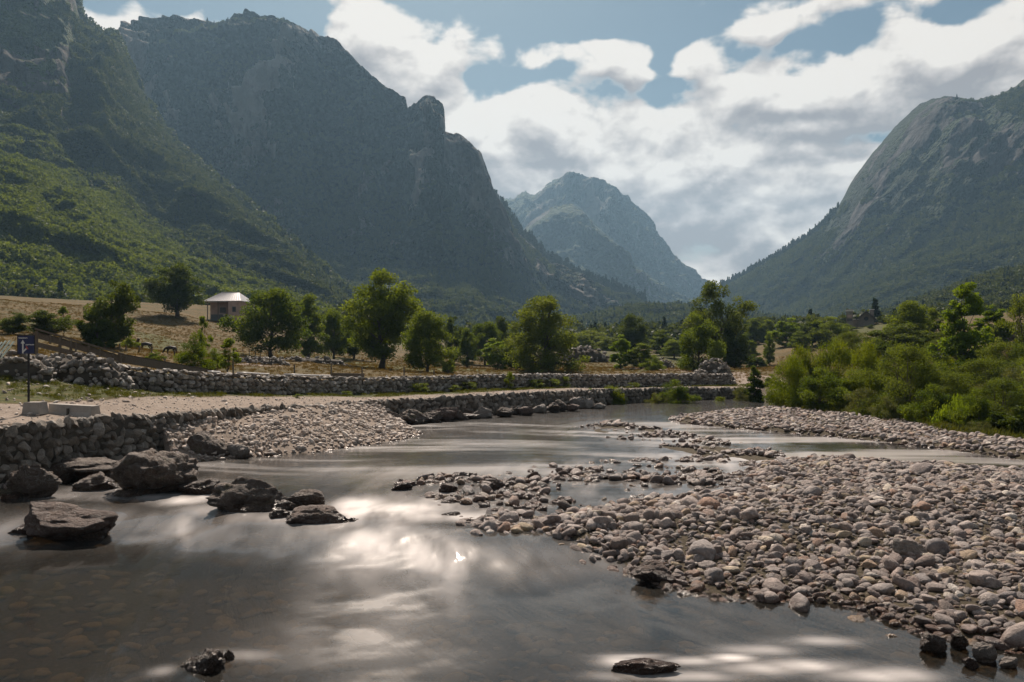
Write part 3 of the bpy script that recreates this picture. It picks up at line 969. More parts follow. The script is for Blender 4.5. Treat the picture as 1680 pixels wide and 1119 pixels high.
def mountain(name, sil, Rp, Fp, nu, nt, mat, seed, zf=3.0, prof=0.55, cliff=1.0, amp=1.0, rug=2.0, x0=None, x1=None, rocky=None, label=None, ledge=1.0, rkmax=0.55, gk=1.0):
    xs = np.linspace(sil[0][0] if x0 is None else x0, sil[-1][0] if x1 is None else x1, nu)
    sy = interp(sil, xs)
    Rr, Ff = interp(Rp, xs), interp(Fp, xs)
    t = np.concatenate([np.linspace(0, 1, nt), 1 + np.linspace(0, 0.5, 9)[1:]])
    PX, T = np.meshgrid(xs, t, indexing='ij')
    RR, FF, SY = Rr[:, None] + 0 * T, Ff[:, None] + 0 * T, sy[:, None] + 0 * T
    D = FF + (RR - FF) * T
    zr = H + (CY - SY) / F * RR
    Tc = np.clip(T, 0, 1)
    p = prof * Tc ** 1.15
    # lower slope then the cliff band then a gentler cap
    n0 = 0.10 * fbm(PX * .006, T * 2.0, oct=3, seed=seed)
    k = smooth01((Tc - 0.50 - n0) / 0.38)
    p = prof * Tc ** 1.2 + (1 - prof) * k
    p = p / p[:, nt - 1:nt]
    Z = zf + (zr - zf) * p
    back = np.clip(T - 1, 0, 1)
    Z = np.where(T > 1, zr - back * (RR - FF) * 0.7, Z)
    X = (PX - CX) / F * D
    Y = D.copy()
    hgt = np.maximum(zr - zf, 20)
    wgt = np.minimum(Tc * 5, 1) * (1 - 0.93 * smooth01((Tc - 0.76) / 0.2))
    # big gullies and spurs
    L = 220.0 * amp
    g1 = fbm(X / L, Y / L, Z / (L * 2.5), oct=3, seed=seed + 1, ridged=True)
    g2 = fbm(X / (L * .35), Y / (L * .35), Z / (L * .8), oct=6, gain=.58, seed=seed + 2, ridged=True)
    g3 = fbm(X / (L * .08), Y / (L * .08), Z / (L * .12), oct=4, gain=.6, seed=seed + 3)
    Y2 = Y - wgt * amp * (85 * g1 + 46 * g2 * (0.35 + k) + 13 * g3)
    hh = Z / (46.0 * amp) + 1.5 * g1 + .5 * fbm(X / 60, Y / 60, Z / 60, oct=3, seed=seed + 15)
    fr = hh - np.floor(hh)
    saw = np.where(fr < .72, fr / .72, (1 - fr) / .28)
    Y2 = Y2 - wgt * amp * ledge * 17 * saw * smooth01((k - .05) / .5)
    X2 = X + wgt * amp * 12 * fbm(X / L, Y / L, Z / L + 5, oct=3, seed=seed + 6)
    Z2 = Z + wgt * amp * (12 * g2 + 4 * g3)
    # jagged crest, only a few pixels
    Z2 = Z2 + smooth01((Tc - .85) / .15) * rug / F * RR * (.5 * fbm(PX * .12, 0 * PX + seed, oct=5, gain=.6, seed=seed + 9) + .28 * np.round(2.6 * fbm(PX * .06, 0 * PX + seed, oct=3, seed=seed + 19)))
    # slope -> rock attribute
    gx = np.stack([np.gradient(X2, axis=0), np.gradient(Y2, axis=0), np.gradient(Z2, axis=0)], -1)
    gt = np.stack([np.gradient(X2, axis=1), np.gradient(Y2, axis=1), np.gradient(Z2, axis=1)], -1)
    N = np.cross(gx, gt)
    nz = np.abs(N[..., 2]) / (np.linalg.norm(N, axis=-1) + 1e-9)
    steep = 1 - nz
    rel = (Z2 - zf) / hgt
    if rocky is None:
        rk = 0.55 * smooth01((steep - 0.2) / 0.4) + 0.42 * smooth01((rel - 0.40) / 0.42)
    else:
        rk = rocky(steep, rel, PX, Tc)
    rk = np.minimum(rk, rkmax) + gk * (0.34 * (g2 - .42) + 0.34 * (g1 - .42)) - .04
    me = mk_mesh(name, np.stack([X2.ravel(), Y2.ravel(), Z2.ravel()], 1), grid_faces(*PX.shape), [mat], True, {'rock': rk.ravel()})
    o = tag(obj(name, me), kind="structure")
    return dict(X=X2[:, :nt], Y=Y2[:, :nt], Z=Z2[:, :nt], rk=rk[:, :nt], px=PX[:, :nt])


RK1, RK2 = (0.20, 0.185, 0.175, 1), (0.34, 0.32, 0.305, 1)
MM1 = mat_mountain("forested_slope", (0.035, 0.030, 0.026, 1), (0.115, 0.098, 0.084, 1), (0.028, 0.044, 0.010, 1), (0.075, 0.095, 0.018, 1), 2.0, 7.0)
MM2 = mat_mountain("limestone_cliffs", (0.075, 0.069, 0.065, 1), (0.33, 0.30, 0.275, 1), (0.008, 0.015, 0.006, 1), (0.034, 0.046, 0.014, 1), 1.0, 13.0)
MM3 = mat_mountain("far_limestone", (0.09, 0.085, 0.08, 1), (0.24, 0.225, 0.21, 1), (0.03, 0.045, 0.018, 1), (0.075, 0.09, 0.032, 1), 0.45, 40.0)
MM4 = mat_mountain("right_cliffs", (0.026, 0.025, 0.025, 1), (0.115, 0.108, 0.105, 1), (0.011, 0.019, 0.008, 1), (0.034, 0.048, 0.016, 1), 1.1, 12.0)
MM6 = mat_mountain("green_slope", (0.13, 0.12, 0.11, 1), (0.22, 0.2, 0.18, 1), (0.04, 0.06, 0.014, 1), (0.085, 0.105, 0.026, 1), 2.5, 4.0)

m1 = mountain("mountain_near", [(-700, -110), (-400, -100), (0, -60), (115, -25), (126, 2), (131, 20), (140, 45), (165, 60), (185, 68), (196, 76), (215, 120), (240, 175), (290, 245), (380, 325), (470, 400), (540, 462), (580, 505), (640, 560)],
              [(-700, 700), (-200, 850), (150, 930), (300, 850), (560, 640), (640, 560)], [(-700, 160), (0, 210), (300, 230), (640, 330)],
              420, 300, MM1, 101, rkmax=.60, gk=.75, zf=6, prof=0.72, amp=0.62, rug=2,
              rocky=lambda s, rel, px, t: 0.20 * smooth01((s - 0.26) / 0.35) * smooth01((260 - px) / 120) + 0.62 * smooth01((rel - 0.38) / 0.2) * smooth01((165 - px) / 60))
m2 = mountain("mountain_cliffs", [(-100, 120), (150, 110), (190, 72), (245, 60), (275, 45), (320, 51), (350, 44), (390, 41), (440, 48), (500, 65), (560, 95), (620, 150), (655, 168), (669, 178), (672, 200), (677, 200), (690, 189), (705, 184), (722, 187), (728, 192), (731, 236), (750, 247), (783, 262), (795, 290), (803, 322), (820, 338), (850, 380), (900, 430), (960, 460), (1010, 480), (1060, 497), (1100, 540)],
              [(-100, 1200), (400, 1330), (670, 1250), (735, 1220), (900, 1370), (1100, 1300)], [(-100, 650), (500, 560), (800, 600), (1100, 980)],
              700, 330, MM2, 202, zf=8, prof=0.46, amp=0.95, rug=6.5,
              rocky=lambda s, rel, px, t: 0.30 * smooth01((s - 0.25) / 0.4) + 0.46 * smooth01((rel - 0.36) / 0.28))
m3 = mountain("mountain_peak", [(700, 400), (760, 360), (815, 330), (830, 326), (845, 323), (857, 315), (863, 312), (870, 319), (878, 320), (893, 307), (905, 301), (917, 295), (926, 289), (933, 288), (943, 294), (955, 292), (985, 296), (1000, 302), (1010, 313), (1025, 325), (1040, 337), (1055, 349), (1062, 364), (1075, 384), (1090, 400), (1105, 420), (1115, 430), (1130, 440), (1136, 453), (1147, 464), (1170, 476), (1230, 500)],
              [(700, 3050), (1230, 3050)], [(700, 1800), (1000, 1650), (1230, 2000)], 420, 280, MM3, 303, zf=10, prof=0.62, amp=2.0, rug=6,
              rocky=lambda s, rel, px, t: 0.25 * smooth01((s - 0.2) / 0.4) + 0.42 * smooth01((rel - 0.25) / 0.4))
m8 = mountain("mountain_spur", [(760, 470), (820, 425), (850, 385), (880, 358), (903, 344), (920, 341), (940, 336), (955, 345), (985, 376), (1010, 400), (1040, 432), (1070, 458), (1100, 480), (1140, 510)],
               [(760, 2350), (1140, 2350)], [(760, 1500), (1140, 1600)], 260, 160, MM3, 808, zf=8, prof=0.7, amp=1.6, rug=5,
               rocky=lambda s, rel, px, t: 0.25 * smooth01((s - 0.3) / 0.4) + 0.22 * smooth01((rel - 0.5) / 0.4))
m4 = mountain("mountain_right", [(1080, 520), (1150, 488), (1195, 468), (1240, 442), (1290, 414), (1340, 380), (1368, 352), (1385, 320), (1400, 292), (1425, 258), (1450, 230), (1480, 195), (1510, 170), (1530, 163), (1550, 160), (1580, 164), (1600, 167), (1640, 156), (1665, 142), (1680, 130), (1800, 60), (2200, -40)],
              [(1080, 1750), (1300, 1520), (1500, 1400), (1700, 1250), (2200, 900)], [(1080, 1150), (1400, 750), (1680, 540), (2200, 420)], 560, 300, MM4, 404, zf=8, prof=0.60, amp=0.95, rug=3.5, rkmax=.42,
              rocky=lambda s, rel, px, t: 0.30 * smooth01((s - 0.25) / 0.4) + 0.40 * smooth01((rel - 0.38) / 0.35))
m5 = mountain("mountain_distant", [(1120, 520), (1170, 480), (1195, 462), (1203, 458), (1215, 466), (1260, 500)], [(1120, 3600), (1260, 3600)], [(1120, 3100), (1260, 3100)], 60, 40, MM3, 505, zf=10, amp=2, rug=3)
m6 = mountain("hill_right", [(1380, 560), (1440, 524), (1500, 497), (1540, 487), (1600, 462), (1680, 440), (1800, 395), (2200, 250)], [(1380, 560), (2200, 520)], [(1380, 260), (2200, 230)], 260, 120, MM6, 606, zf=6, prof=0.9, amp=0.35, rug=3,
              rocky=lambda s, rel, px, t: 0.2 * smooth01((s - 0.3) / 0.4))
m7 = mountain("hill_middle", [(780, 575), (900, 546), (950, 529), (985, 520), (1020, 512), (1060, 507), (1110, 509), (1150, 512), (1220, 520), (1320, 535), (1450, 560)], [(780, 860), (1450, 820)], [(780, 600), (1450, 560)], 300, 80, MM4, 707, zf=5, prof=0.95, amp=0.3, rug=3,
              rocky=lambda s, rel, px, t: 0 * s)


# ------------------------------------------------------------------ scatter (countless things only)
SRC = {}


def collection_of(name, meshes):
    c = bpy.data.collections.new(name)
    for i, me in enumerate(meshes):
        o = bpy.data.objects.new(name + "_%02d" % i, me)
        c.objects.link(o)
    return c


def scatter(name, P, rot, scl, coll, nvar, kind="stuff", label=None, parent=None, seed=0):
    rs = np.random.RandomState(seed)
    P = np.asarray(P, np.float32)
    me = mk_mesh(name, P, np.zeros((0, 3), int), [], True, {'rot': rot, 'scl': scl})
    at = me.attributes.new('idx', 'INT', 'POINT')
    at.data.foreach_set('value', rs.randint(0, nvar, len(P)).astype(np.int32))
    o = obj(name, me, parent)
    ng = bpy.data.node_groups.new(name, 'GeometryNodeTree')
    ng.interface.new_socket(name="Geometry", in_out='INPUT', socket_type='NodeSocketGeometry')
    ng.interface.new_socket(name="Geometry", in_out='OUTPUT', socket_type='NodeSocketGeometry')
    N, L = ng.nodes, ng.links
    a, b = N.new('NodeGroupInput'), N.new('NodeGroupOutput')
    ci = N.new('GeometryNodeCollectionInfo')
    ci.inputs[0].default_value = coll
    ci.inputs['Separate Children'].default_value = True
    ci.inputs['Reset Children'].default_value = True
    ip = N.new('GeometryNodeInstanceOnPoints')
    ip.inputs['Pick Instance'].default_value = True

    def na(nm, ty):
        q = N.new('GeometryNodeInputNamedAttribute')
        q.data_type = ty
        q.inputs[0].default_value = nm
        return q.outputs[0]
    L.new(a.outputs[0], ip.inputs['Points'])
    L.new(ci.outputs[0], ip.inputs['Instance'])
    L.new(na('idx', 'INT'), ip.inputs['Instance Index'])
    er = N.new('FunctionNodeEulerToRotation')
    L.new(na('rot', 'FLOAT_VECTOR'), er.inputs[0])
    L.new(er.outputs[0], ip.inputs['Rotation'])
    L.new(na('scl', 'FLOAT_VECTOR'), ip.inputs['Scale'])
    L.new(ip.outputs[0], b.inputs[0])
    md = o.modifiers.new("scatter", 'NODES')
    md.node_group = ng
    return tag(o, label, None, None, kind)


def ico(sub):
    import bmesh
    bm = bmesh.new()
    bmesh.ops.create_icosphere(bm, subdivisions=sub, radius=1.0)
    V = np.array([v.co[:] for v in bm.verts])
    Fc = np.array([[v.index for v in f.verts] for f in bm.faces])
    bm.free()
    return V, Fc


ICO = {s: ico(s) for s in (1, 2, 3, 4, 5)}


def rock_mesh(name, seed, sub, dims, cuts, cutd, noise, mat, fine=0.0, nf=2.5, crack=0.0, smooth=True):
    """a boulder: ellipsoid cut by planes, then roughened"""
    rs = np.random.RandomState(seed)
    V, Fc = ICO[sub]
    V = V.copy()
    o = rs.rand(3) * 50
    V *= (1 + noise * 0.9 * fbm(V[:, 0] * 0.9 + o[0], V[:, 1] * 0.9 + o[1], V[:, 2] * 0.9 + o[2], oct=2, seed=seed))[:, None]
    for _ in range(cuts):
        n = rs.randn(3)
        n /= np.linalg.norm(n)
        d = rs.uniform(*cutd)
        s = V @ n - d
        V -= np.where(s > 0, s, 0)[:, None] * n * 0.93
    if fine:
        V *= (1 + fine * fbm(V[:, 0] * nf + o[1], V[:, 1] * nf + o[2], V[:, 2] * nf + o[0], oct=5, gain=.55, seed=seed + 3))[:, None]
    if crack:
        c = fbm(V[:, 0] * 1.6 + o[2], V[:, 1] * 1.6, V[:, 2] * 3.0 + o[1], oct=4, seed=seed + 5, ridged=True)
        V *= (1 - crack * np.clip(c - 0.35, 0, 1))[:, None]
    V *= np.array(dims)[None, :] * 0.5
    return mk_mesh(name, V, Fc, [mat], smooth)


COBBLES = [rock_mesh("river_stone", 500 + i, 2 if i % 3 else 3, (1.0, .62 + .3 * ((i * 7) % 5) / 5, .46 + .3 * ((i * 3) % 5) / 5), 8 + i % 6, (0.52, 0.86), 0.30, M_COBBLE, 0.05) for i in range(18)]
RUBBLE = [rock_mesh("rubble_stone", 700 + i, 2, (1.15, 1., 1.1), 12, (0.42, 0.75), 0.35, M_WALLST, 0.06, smooth=False) for i in range(14)]
DRYR = [rock_mesh("dry_stone", 900 + i, 2, (1.15, 1., 1.1), 12, (0.42, 0.78), 0.35, M_DRYST, 0.06, smooth=False) for i in range(14)]
GRAV = [rock_mesh("gravel_stone", 800 + i, 1 + i % 2, (1.0, .75, .5), 8, (0.5, 0.85), 0.2, M_GRAVEL, 0.0) for i in range(12)]
BEDS = [rock_mesh("bed_stone", 1000 + i, 2, (1.0, .8, .35), 4, (0.7, 0.95), 0.2, M_BED, 0.0) for i in range(8)]
C_COB = collection_of("cobbles", COBBLES)
C_GRAV = collection_of("gravel_bits", GRAV)
C_BED = collection_of("bed_bits", BEDS)


def stone_rot(rs, n, tilt=0.35):
    return np.stack([rs.normal(0, tilt, n), rs.normal(0, tilt, n), rs.uniform(0, 2 * math.pi, n)], 1)


# ------------------------------------------------------------------ cobbles of the bars and shallows
def build_cobbles():
    rs = np.random.RandomState(11)
    PX, PY, PZ, SZ = [], [], [], []

    def layer(P, dens, smin, smax, pw, pad=0.4, sink=0.32, thin=None, ymax=70, edge=0.0):
        P = np.asarray(P)
        x0, y0 = P.min(0) - pad
        x1, y1 = P.max(0) + pad
        x0, x1, y0, y1 = max(x0, -20), min(x1, 45), max(y0, 4), min(y1, ymax)
        # only what the picture or a step aside can show
        n = int((x1 - x0) * (y1 - y0) * dens)
        x, y = rs.uniform(x0, x1, n), rs.uniform(y0, y1, n)
        ok = (np.abs(x) < y * 0.78 + 2.5)
        x, y = x[ok], y[ok]
        s = sdist(x, y, P)
        s = s + 0.55 * fbm(x * .8, y * .8, oct=3, seed=77)
        keep = s > -pad
        keep &= rs.rand(len(x)) < np.clip(0.35 + (s + pad) / max(edge, 1e-3), 0, 1)
        if thin is not None:
            keep &= rs.rand(len(x)) < thin(x, y)
        x, y = x[keep], y[keep]
        sz = smin + (smax - smin) * rs.rand(len(x)) ** pw
        z = ground_z(x, y) + sz * (0.5 - sink) * rs.uniform(0.5, 1.1, len(x)) * 0.6
        PX.append(x), PY.append(y), PZ.append(z), SZ.append(sz)

    clump = lambda x, y: np.clip(fbm(x * .4, y * .7, oct=3, seed=31) * 2.6 + 0.45, 0.03, 1)
    clump2 = lambda x, y: np.clip(fbm(x * .5, y * .7, oct=3, seed=33) * 2.4 + 0.35, 0.02, 1)
    layer(BAR, 17, 0.18, 0.42, 2.0, pad=0.5, edge=0.8)
    layer(BAR, 46, 0.09, 0.26, 1.2, pad=0.6, edge=0.6)
    layer(BAR, 0.40, 0.42, 0.68, 1.8, pad=0.1, sink=0.25, edge=1.0)
    layer(BAR, 70, 0.04, 0.12, 1.0, pad=0.7, edge=0.4, thin=lambda x, y: (y < 19) * 1.0)
    layer(SCAT1, 26, 0.15, 0.46, 2.0, thin=clump, pad=.8, edge=1.2, sink=.10)
    layer(SCAT2, 24, 0.15, 0.42, 2.0, thin=clump2, edge=0.8, sink=.15)
    layer(FARBAR, 26, 0.14, 0.40, 1.8, edge=0.5)
    layer(SHELF, 22, 0.12, 0.34, 1.6)
    # a strip under the far wall and the right shore
    far = np.array([UP(*p) for p in ((930, 675), (1010, 668), (1070, 664), (1130, 661), (1230, 657), (1230, 648), (1130, 648), (1000, 655))])
    layer(far, 14, 0.15, 0.40, 1.5, pad=.2)
    x, y, z, s = map(np.concatenate, (PX, PY, PZ, SZ))
    # never behind the wall or inside the right bank
    ok = ~inside(x, y, LEFT_LAND) & ~(inside(x, y, RIGHT_LAND) & (seg_dist(x, y, RIGHT_LAND, True)[0] > 1.8))
    x, y, z, s = x[ok], y[ok], z[ok], s[ok]
    n = len(x)
    print("cobbles", n)
    rot = stone_rot(rs, n, 0.30)
    scl = np.stack([s * rs.uniform(.85, 1.15, n), s * rs.uniform(.75, 1.1, n), s * rs.uniform(.65, 1.15, n)], 1)
    vis = s / y
    inframe = (np.abs(x / y * F) < 845) & ((H - z) / y * F + CY < 1130)
    order = np.argsort(-np.where(inframe, vis, 0))
    big = order[:290]
    rest = order[290:]
    for i in big:
        o = obj("river_stone", COBBLES[rs.randint(18)], None, (x[i], y[i], z[i]), rot[i], scl[i])
        if inside(np.array([x[i]]), np.array([y[i]]), SCAT1)[0] and z[i] < .05 and y[i] > 15:
            tag(o, "wet dark cobble standing in the shallows above the cascade among many alike", "stone", "wet cobbles in the shallows")
        elif abs(float(sdist(np.array([x[i]]), np.array([y[i]]), BAR)[0])) < .8:
            tag(o, "cobble at the waterline of the stony bar, damp at its foot", "stone", "cobbles along the waterline of the bar")
        elif s[i] > .52:
            tag(o, "large weathered stone bedded among smaller cobbles on the dry bar", "stone", "large stones on the dry bar")
        elif y[i] > 13:
            tag(o, "rounded cobble in the dry middle of the stony river bar", "stone", "cobbles in the middle of the bar")
        else:
            tag(o, "weathered grey brown cobble lying on the near part of the dry bar", "stone", "cobbles of the near bar")
    scatter("river_cobbles", np.stack([x, y, z], 1)[rest], rot[rest], scl[rest], C_COB, 18, seed=3)
    # stones on the bed, seen through the water
    n = 5200
    y = rs.uniform(6.5, 34, n)
    x = rs.uniform(-0.75, 0.75, n) * y
    gzv = ground_z(x, y)
    wv = water_z(x, y)
    k = gzv < wv - 0.12
    x, y, gzv = x[k], y[k], gzv[k]
    s = rs.uniform(.12, .42, len(x))
    scatter("bed_stones", np.stack([x, y, gzv], 1), stone_rot(rs, len(x), .15), np.stack([s, s, s * .8], 1), C_BED, 8, seed=4)


build_cobbles()


# ------------------------------------------------------------------ gravel spit against the wall
def build_gravel():
    rs = np.random.RandomState(12)
    P = np.vstack([SPIT, ])
    x0, y0 = P.min(0)
    x1, y1 = P.max(0)
    out = []
    for dens, a, b, pw in ((42, .07, .22, 1.2), (16, .14, .42, 2.4)):
        n = int((x1 - x0 + 1) * (y1 - y0 + 1) * dens)
        x, y = rs.uniform(x0 - .5, x1 + .5, n), rs.uniform(y0 - .5, y1 + .5, n)
        s = sdist(x, y, P) + 0.3 * fbm(x, y, oct=2, seed=5)
        dw = seg_dist(x, y, WL)[0]
        k = (s > -.25) & ~inside(x, y, LEFT_LAND)
        # finer grit in the middle of the fan
        ds = seg_dist(x, y, SPIT_SHORE)[0]
        k &= rs.rand(n) < np.clip(1.15 - ds * .16, .35, 1)
        x, y = x[k], y[k]
        sz = a + (b - a) * rs.rand(len(x)) ** pw
        z = ground_z(x, y) + sz * .12
        out.append(np.stack([x, y, z, sz], 1))
    A = np.vstack(out)
    # loose stones over the verge, the stony bank and the road edge
    n = 2600
    x, y = rs.uniform(-30, -8, n), rs.uniform(17, 36, n)
    dw = seg_dist(x, y, WL)[0]
    k = inside(x, y, LEFT_LAND) & ((dw > 3.2) | (rs.rand(n) < .25)) & (rs.rand(n) < smooth01((-x - 9) / 6) * .9 + .15)
    x, y = x[k], y[k]
    x2, y2 = rs.uniform(-24, 18, 26000), rs.uniform(14, 62, 26000)
    k2 = inside(x2, y2, LEFT_LAND) & (seg_dist(x2, y2, WL)[0] < 4.3) & (rs.rand(26000) < .8)
    nn = len(x)
    x, y = np.concatenate([x, x2[k2]]), np.concatenate([y, y2[k2]])
    sz = .06 + .26 * rs.rand(len(x)) ** 3
    sz[nn:] = .035 + .09 * rs.rand(len(x) - nn) ** 2
    A2 = np.stack([x, y, ground_z(x, y) + sz * .08, sz], 1)
    A = np.vstack([A, A2])
    s = A[:, 3]
    print("gravel", len(A))
    scatter("gravel", A[:, :3], stone_rot(rs, len(A), .4), np.stack([s, s * rs.uniform(.7, 1, len(s)), s], 1), C_GRAV, 12, seed=5)


build_gravel()


# ------------------------------------------------------------------ stone walls
def offset_line(P, d):
    P = np.asarray(P, float)
    T = np.gradient(P, axis=0)
    T /= np.linalg.norm(T, axis=1)[:, None] + 1e-9
    Nn = np.stack([T[:, 1], -T[:, 0]], 1)      # to the right of travel = river side here
    return P + Nn * d


def core_mesh(line, bot, top, th, name, mat, parent):
    A, B = offset_line(line, th / 2), offset_line(line, -th / 2)
    V = []
    for i in range(len(line)):
        V += [(A[i, 0], A[i, 1], bot[i]), (A[i, 0], A[i, 1], top[i]), (B[i, 0], B[i, 1], top[i]), (B[i, 0], B[i, 1], bot[i])]
    Fc = []
    for i in range(len(line) - 1):
        a, b = i * 4, i * 4 + 4
        for k in range(4):
            Fc.append((a + k, b + k, b + (k + 1) % 4, a + (k + 1) % 4))
    Fc += [(0, 1, 2, 3), tuple(len(V) - 4 + k for k in (3, 2, 1, 0))]
    return obj(name, mk_mesh(name, np.array(V), Fc, [mat], False), parent)


def lay_wall(root, line, bot, top, th, sw, shh, meshes, cname, seed, both=False, ragged=0.06, keepn=295, visible=None, tall=1.0):
    rs = np.random.RandomState(seed)
    seg = np.hypot(*np.diff(line, axis=0).T)
    arc = np.concatenate([[0], np.cumsum(seg)])
    T = np.gradient(line, axis=0)
    ang = np.arctan2(T[:, 1], T[:, 0])
    items = []

    def at(s, off):
        x, y = np.interp(s, arc, line[:, 0]), np.interp(s, arc, line[:, 1])
        a = np.interp(s, arc, np.unwrap(ang))
        return x + math.sin(a) * off, y - math.cos(a) * off, a

    s = 0.0
    z_rows = int(np.max(top - bot) / shh) + 2
    for r in range(z_rows):
        s = rs.uniform(0, sw)
        while s < arc[-1]:
            b, t = np.interp(s, arc, bot), np.interp(s, arc, top)
            wdt = sw * rs.uniform(.65, 1.45)
            hgt = shh * rs.uniform(.8, 1.45) * tall
            z = b + (r + .5) * shh * 0.93 + rs.normal(0, .025)
            if z < t - .25 * shh:
                x, y, a = at(s, th / 2 + rs.uniform(-.03, .05) - 0.10 * (z - b) * .8)
                items.append((x, y, z, a, wdt * 1.3, .44 * rs.uniform(.7, 1.1), hgt * 1.2))
            s += wdt * .93
    # cap stones along the top edge
    for off in ((th * .3, -th * .15, -th * .4) if both else (th * .28,)):
        s = 0.0
        while s < arc[-1]:
            wdt = sw * rs.uniform(.6, 1.35)
            t = np.interp(s, arc, top)
            x, y, a = at(s, off + rs.normal(0, .04))
            items.append((x, y, t - (.0 if both else .09) + rs.uniform(-.02, ragged), a, wdt * 1.1, .3 * rs.uniform(.8, 1.3), shh * rs.uniform(.6, 1.0)))
            s += wdt * .9
    A = np.array(items)
    if visible is not None:
        A = A[visible(A)]
    size = np.maximum(A[:, 4], A[:, 6]) / A[:, 1]
    size = np.where(np.abs(A[:, 0] / A[:, 1] * F) < 850, size, 0)
    o = np.argsort(-size)
    rot = np.stack([rs.normal(0, .25, len(A)), rs.normal(0, .32, len(A)), A[:, 3] + rs.normal(0, .2, len(A))], 1)
    for i in o[:keepn]:
        obj("stone", meshes[rs.randint(len(meshes))], root, A[i, :3], rot[i], A[i, 4:7])
    rest = o[keepn:]
    if len(rest):
        cc = collection_of(cname, meshes)
        scatter("stones", A[rest, :3], rot[rest], A[rest, 4:7], cc, len(meshes), parent=root, seed=seed + 1)
    print(root.name, len(A))


def empty(name, loc=(0, 0, 0), rz=0.0):
    o = bpy.data.objects.new(name, None)
    COL.objects.link(o)
    o.location = loc
    o.rotation_euler = (0, 0, rz)
    return o


# retaining wall of the riverside track
line = WL[(WL[:, 1] > 6)]
topz = WL3[(WL[:, 1] > 6), 2]
rw = tag(empty("retaining_wall"), "long rough stone retaining wall holding up the dirt track above the river", "wall")
core_mesh(line, np.full(len(line), -0.6), topz - 0.07, 0.55, "wall_core", M_SOIL, rw)
lay_wall(rw, line, np.full(len(line), -0.05), topz + .02, 0.62, 0.29, 0.25, RUBBLE, "retaining_bits", 61, tall=1.1)
# upper dry stone wall
UW = np.array([AT(*p)[:2] for p in ((188, 636, 34), (250, 640, 34.2), (300, 643, 35), (370, 646, 37), (450, 648, 40), (560, 648, 45), (700, 644, 50), (850, 638, 55), (1000, 637, 60), (1100, 635, 63), (1195, 633, 66))])
UL = smooth_poly(UW)
ub = ground_z(UL[:, 0], UL[:, 1], False)
utop = ub + np.interp(np.arange(len(UL)), [0, 20, len(UL)], [.80, .85, .92]) + 0.05 * fbm(np.arange(len(UL)) * .6, 0 * ub, oct=2, seed=6)
dw_ = tag(empty("dry_stone_wall"), "low dry stone field wall between the green verge and the mown meadow", "wall")
core_mesh(UL, ub - .3, utop - 0.09, 0.42, "wall_core", M_SOIL, dw_)
lay_wall(dw_, UL, ub, utop, 0.48, 0.25, 0.20, DRYR, "drystone_bits", 62, both=True, ragged=.08)


def heap(name, label, cat, cx, cy, rx, ry, hh, n, smin, smax, meshes, seed, rz=0.0, shape=1.0, soil=None):
    """a loose pile: every stone its own part on an earth mound"""
    rs = np.random.RandomState(seed)
    g0 = gz(cx, cy)
    e = tag(empty(name, (cx, cy, g0), rz), label, cat)
    V, Fc = ICO[4]
    k = V[:, 2] > -1
    mm = V * np.array([rx, ry, hh]) * .92
    mm = mm * (1 + .12 * fbm(V[:, 0] * 2, V[:, 1] * 2, V[:, 2] * 2, oct=3, seed=seed))[:, None]
    mm[:, 2] -= 0.12
    obj("mound", mk_mesh("mound", mm, Fc, [soil or M_SOIL], True), e)
    c, s = math.cos(rz), math.sin(rz)
    for _ in range(n):
        a = rs.uniform(0, 2 * math.pi)
        zc = rs.rand() ** 1.15
        q = math.sqrt(1 - zc * zc)
        if math.sin(a) > 0 and rs.rand() < .55:
            a = -a
        x, y = math.cos(a) * q, math.sin(a) * q
        z = hh * zc ** shape
        sz = smin + (smax - smin) * rs.rand() ** 1.8
        lx, ly = x * rx * 1.05, y * ry * 1.05
        gl = gz(cx + lx * c - ly * s, cy + lx * s + ly * c) - g0
        obj("stone", meshes[rs.randint(len(meshes))], e, (lx, ly, z * .95 + max(gl, -.6) * (q ** 3)), (rs.normal(0, .5), rs.normal(0, .5), rs.uniform(0, 6.28)), (sz * 1.1, sz * .9, sz * .8))
    return e


x, y = AT(118, 0, 33)[:2]
heap("rubble_heap", "long heap of loose grey rubble between the blue sign and the field wall", "stone heap", x, y, 2.5, .95, 1.05, 230, .14, .42, DRYR, 71, rz=-.10)
x, y = AT(20, 0, 31)[:2]
heap("rubble_heap", "small overgrown rubble mound behind the blue sign beside the striped slats", "stone heap", x, y, 1.6, .8, .9, 60, .15, .45, DRYR, 72)
x, y = AT(1170, 0, 67.5)[:2]
heap("stone_cairn", "tall pale cairn of piled stones at the far end of the field wall", "cairn", x, y, 1.75, 1.2, 2.3, 170, .2, .48, DRYR, 73, shape=1.5)
x, y = AT(1128, 0, 66)[:2]
heap("stone_heap", "low spill of stones just in front of the tall cairn", "stone heap", x, y, 1.9, .8, 1.0, 70, .2, .45, DRYR, 74)
x, y = AT(420, 0, 66)[:2]
heap("stone_heap", "flat scatter of pale stones below the big round tree by the hillside path", "stone heap", x, y, 2.6, 1.0, .55, 90, .2, .5, DRYR, 75)
x, y = AT(500, 0, 78)[:2]
heap("stone_heap", "long low bank of field stones under the trees right of the house", "stone heap", x, y, 4.2, 1.0, .55, 90, .2, .55, DRYR, 76)
x, y = AT(958, 0, 128)[:2]
heap("rocky_knoll", "small rocky knoll in the meadow right of the tree with foliage to the ground", "rocky knoll", x, y, 4.2, 3.0, 2.2, 60, .3, 1.0, RUBBLE, 77, soil=M_GROUND)
x, y = AT(1085, 0, 100)[:2]
heap("stone_heap", "reddish heap of dry brush and stones left of the dense round tree", "stone heap", x, y, 1.5, 1.0, 1.4, 50, .25, .5, DRYR, 78)
x, y = AT(1655, 0, 78)[:2]
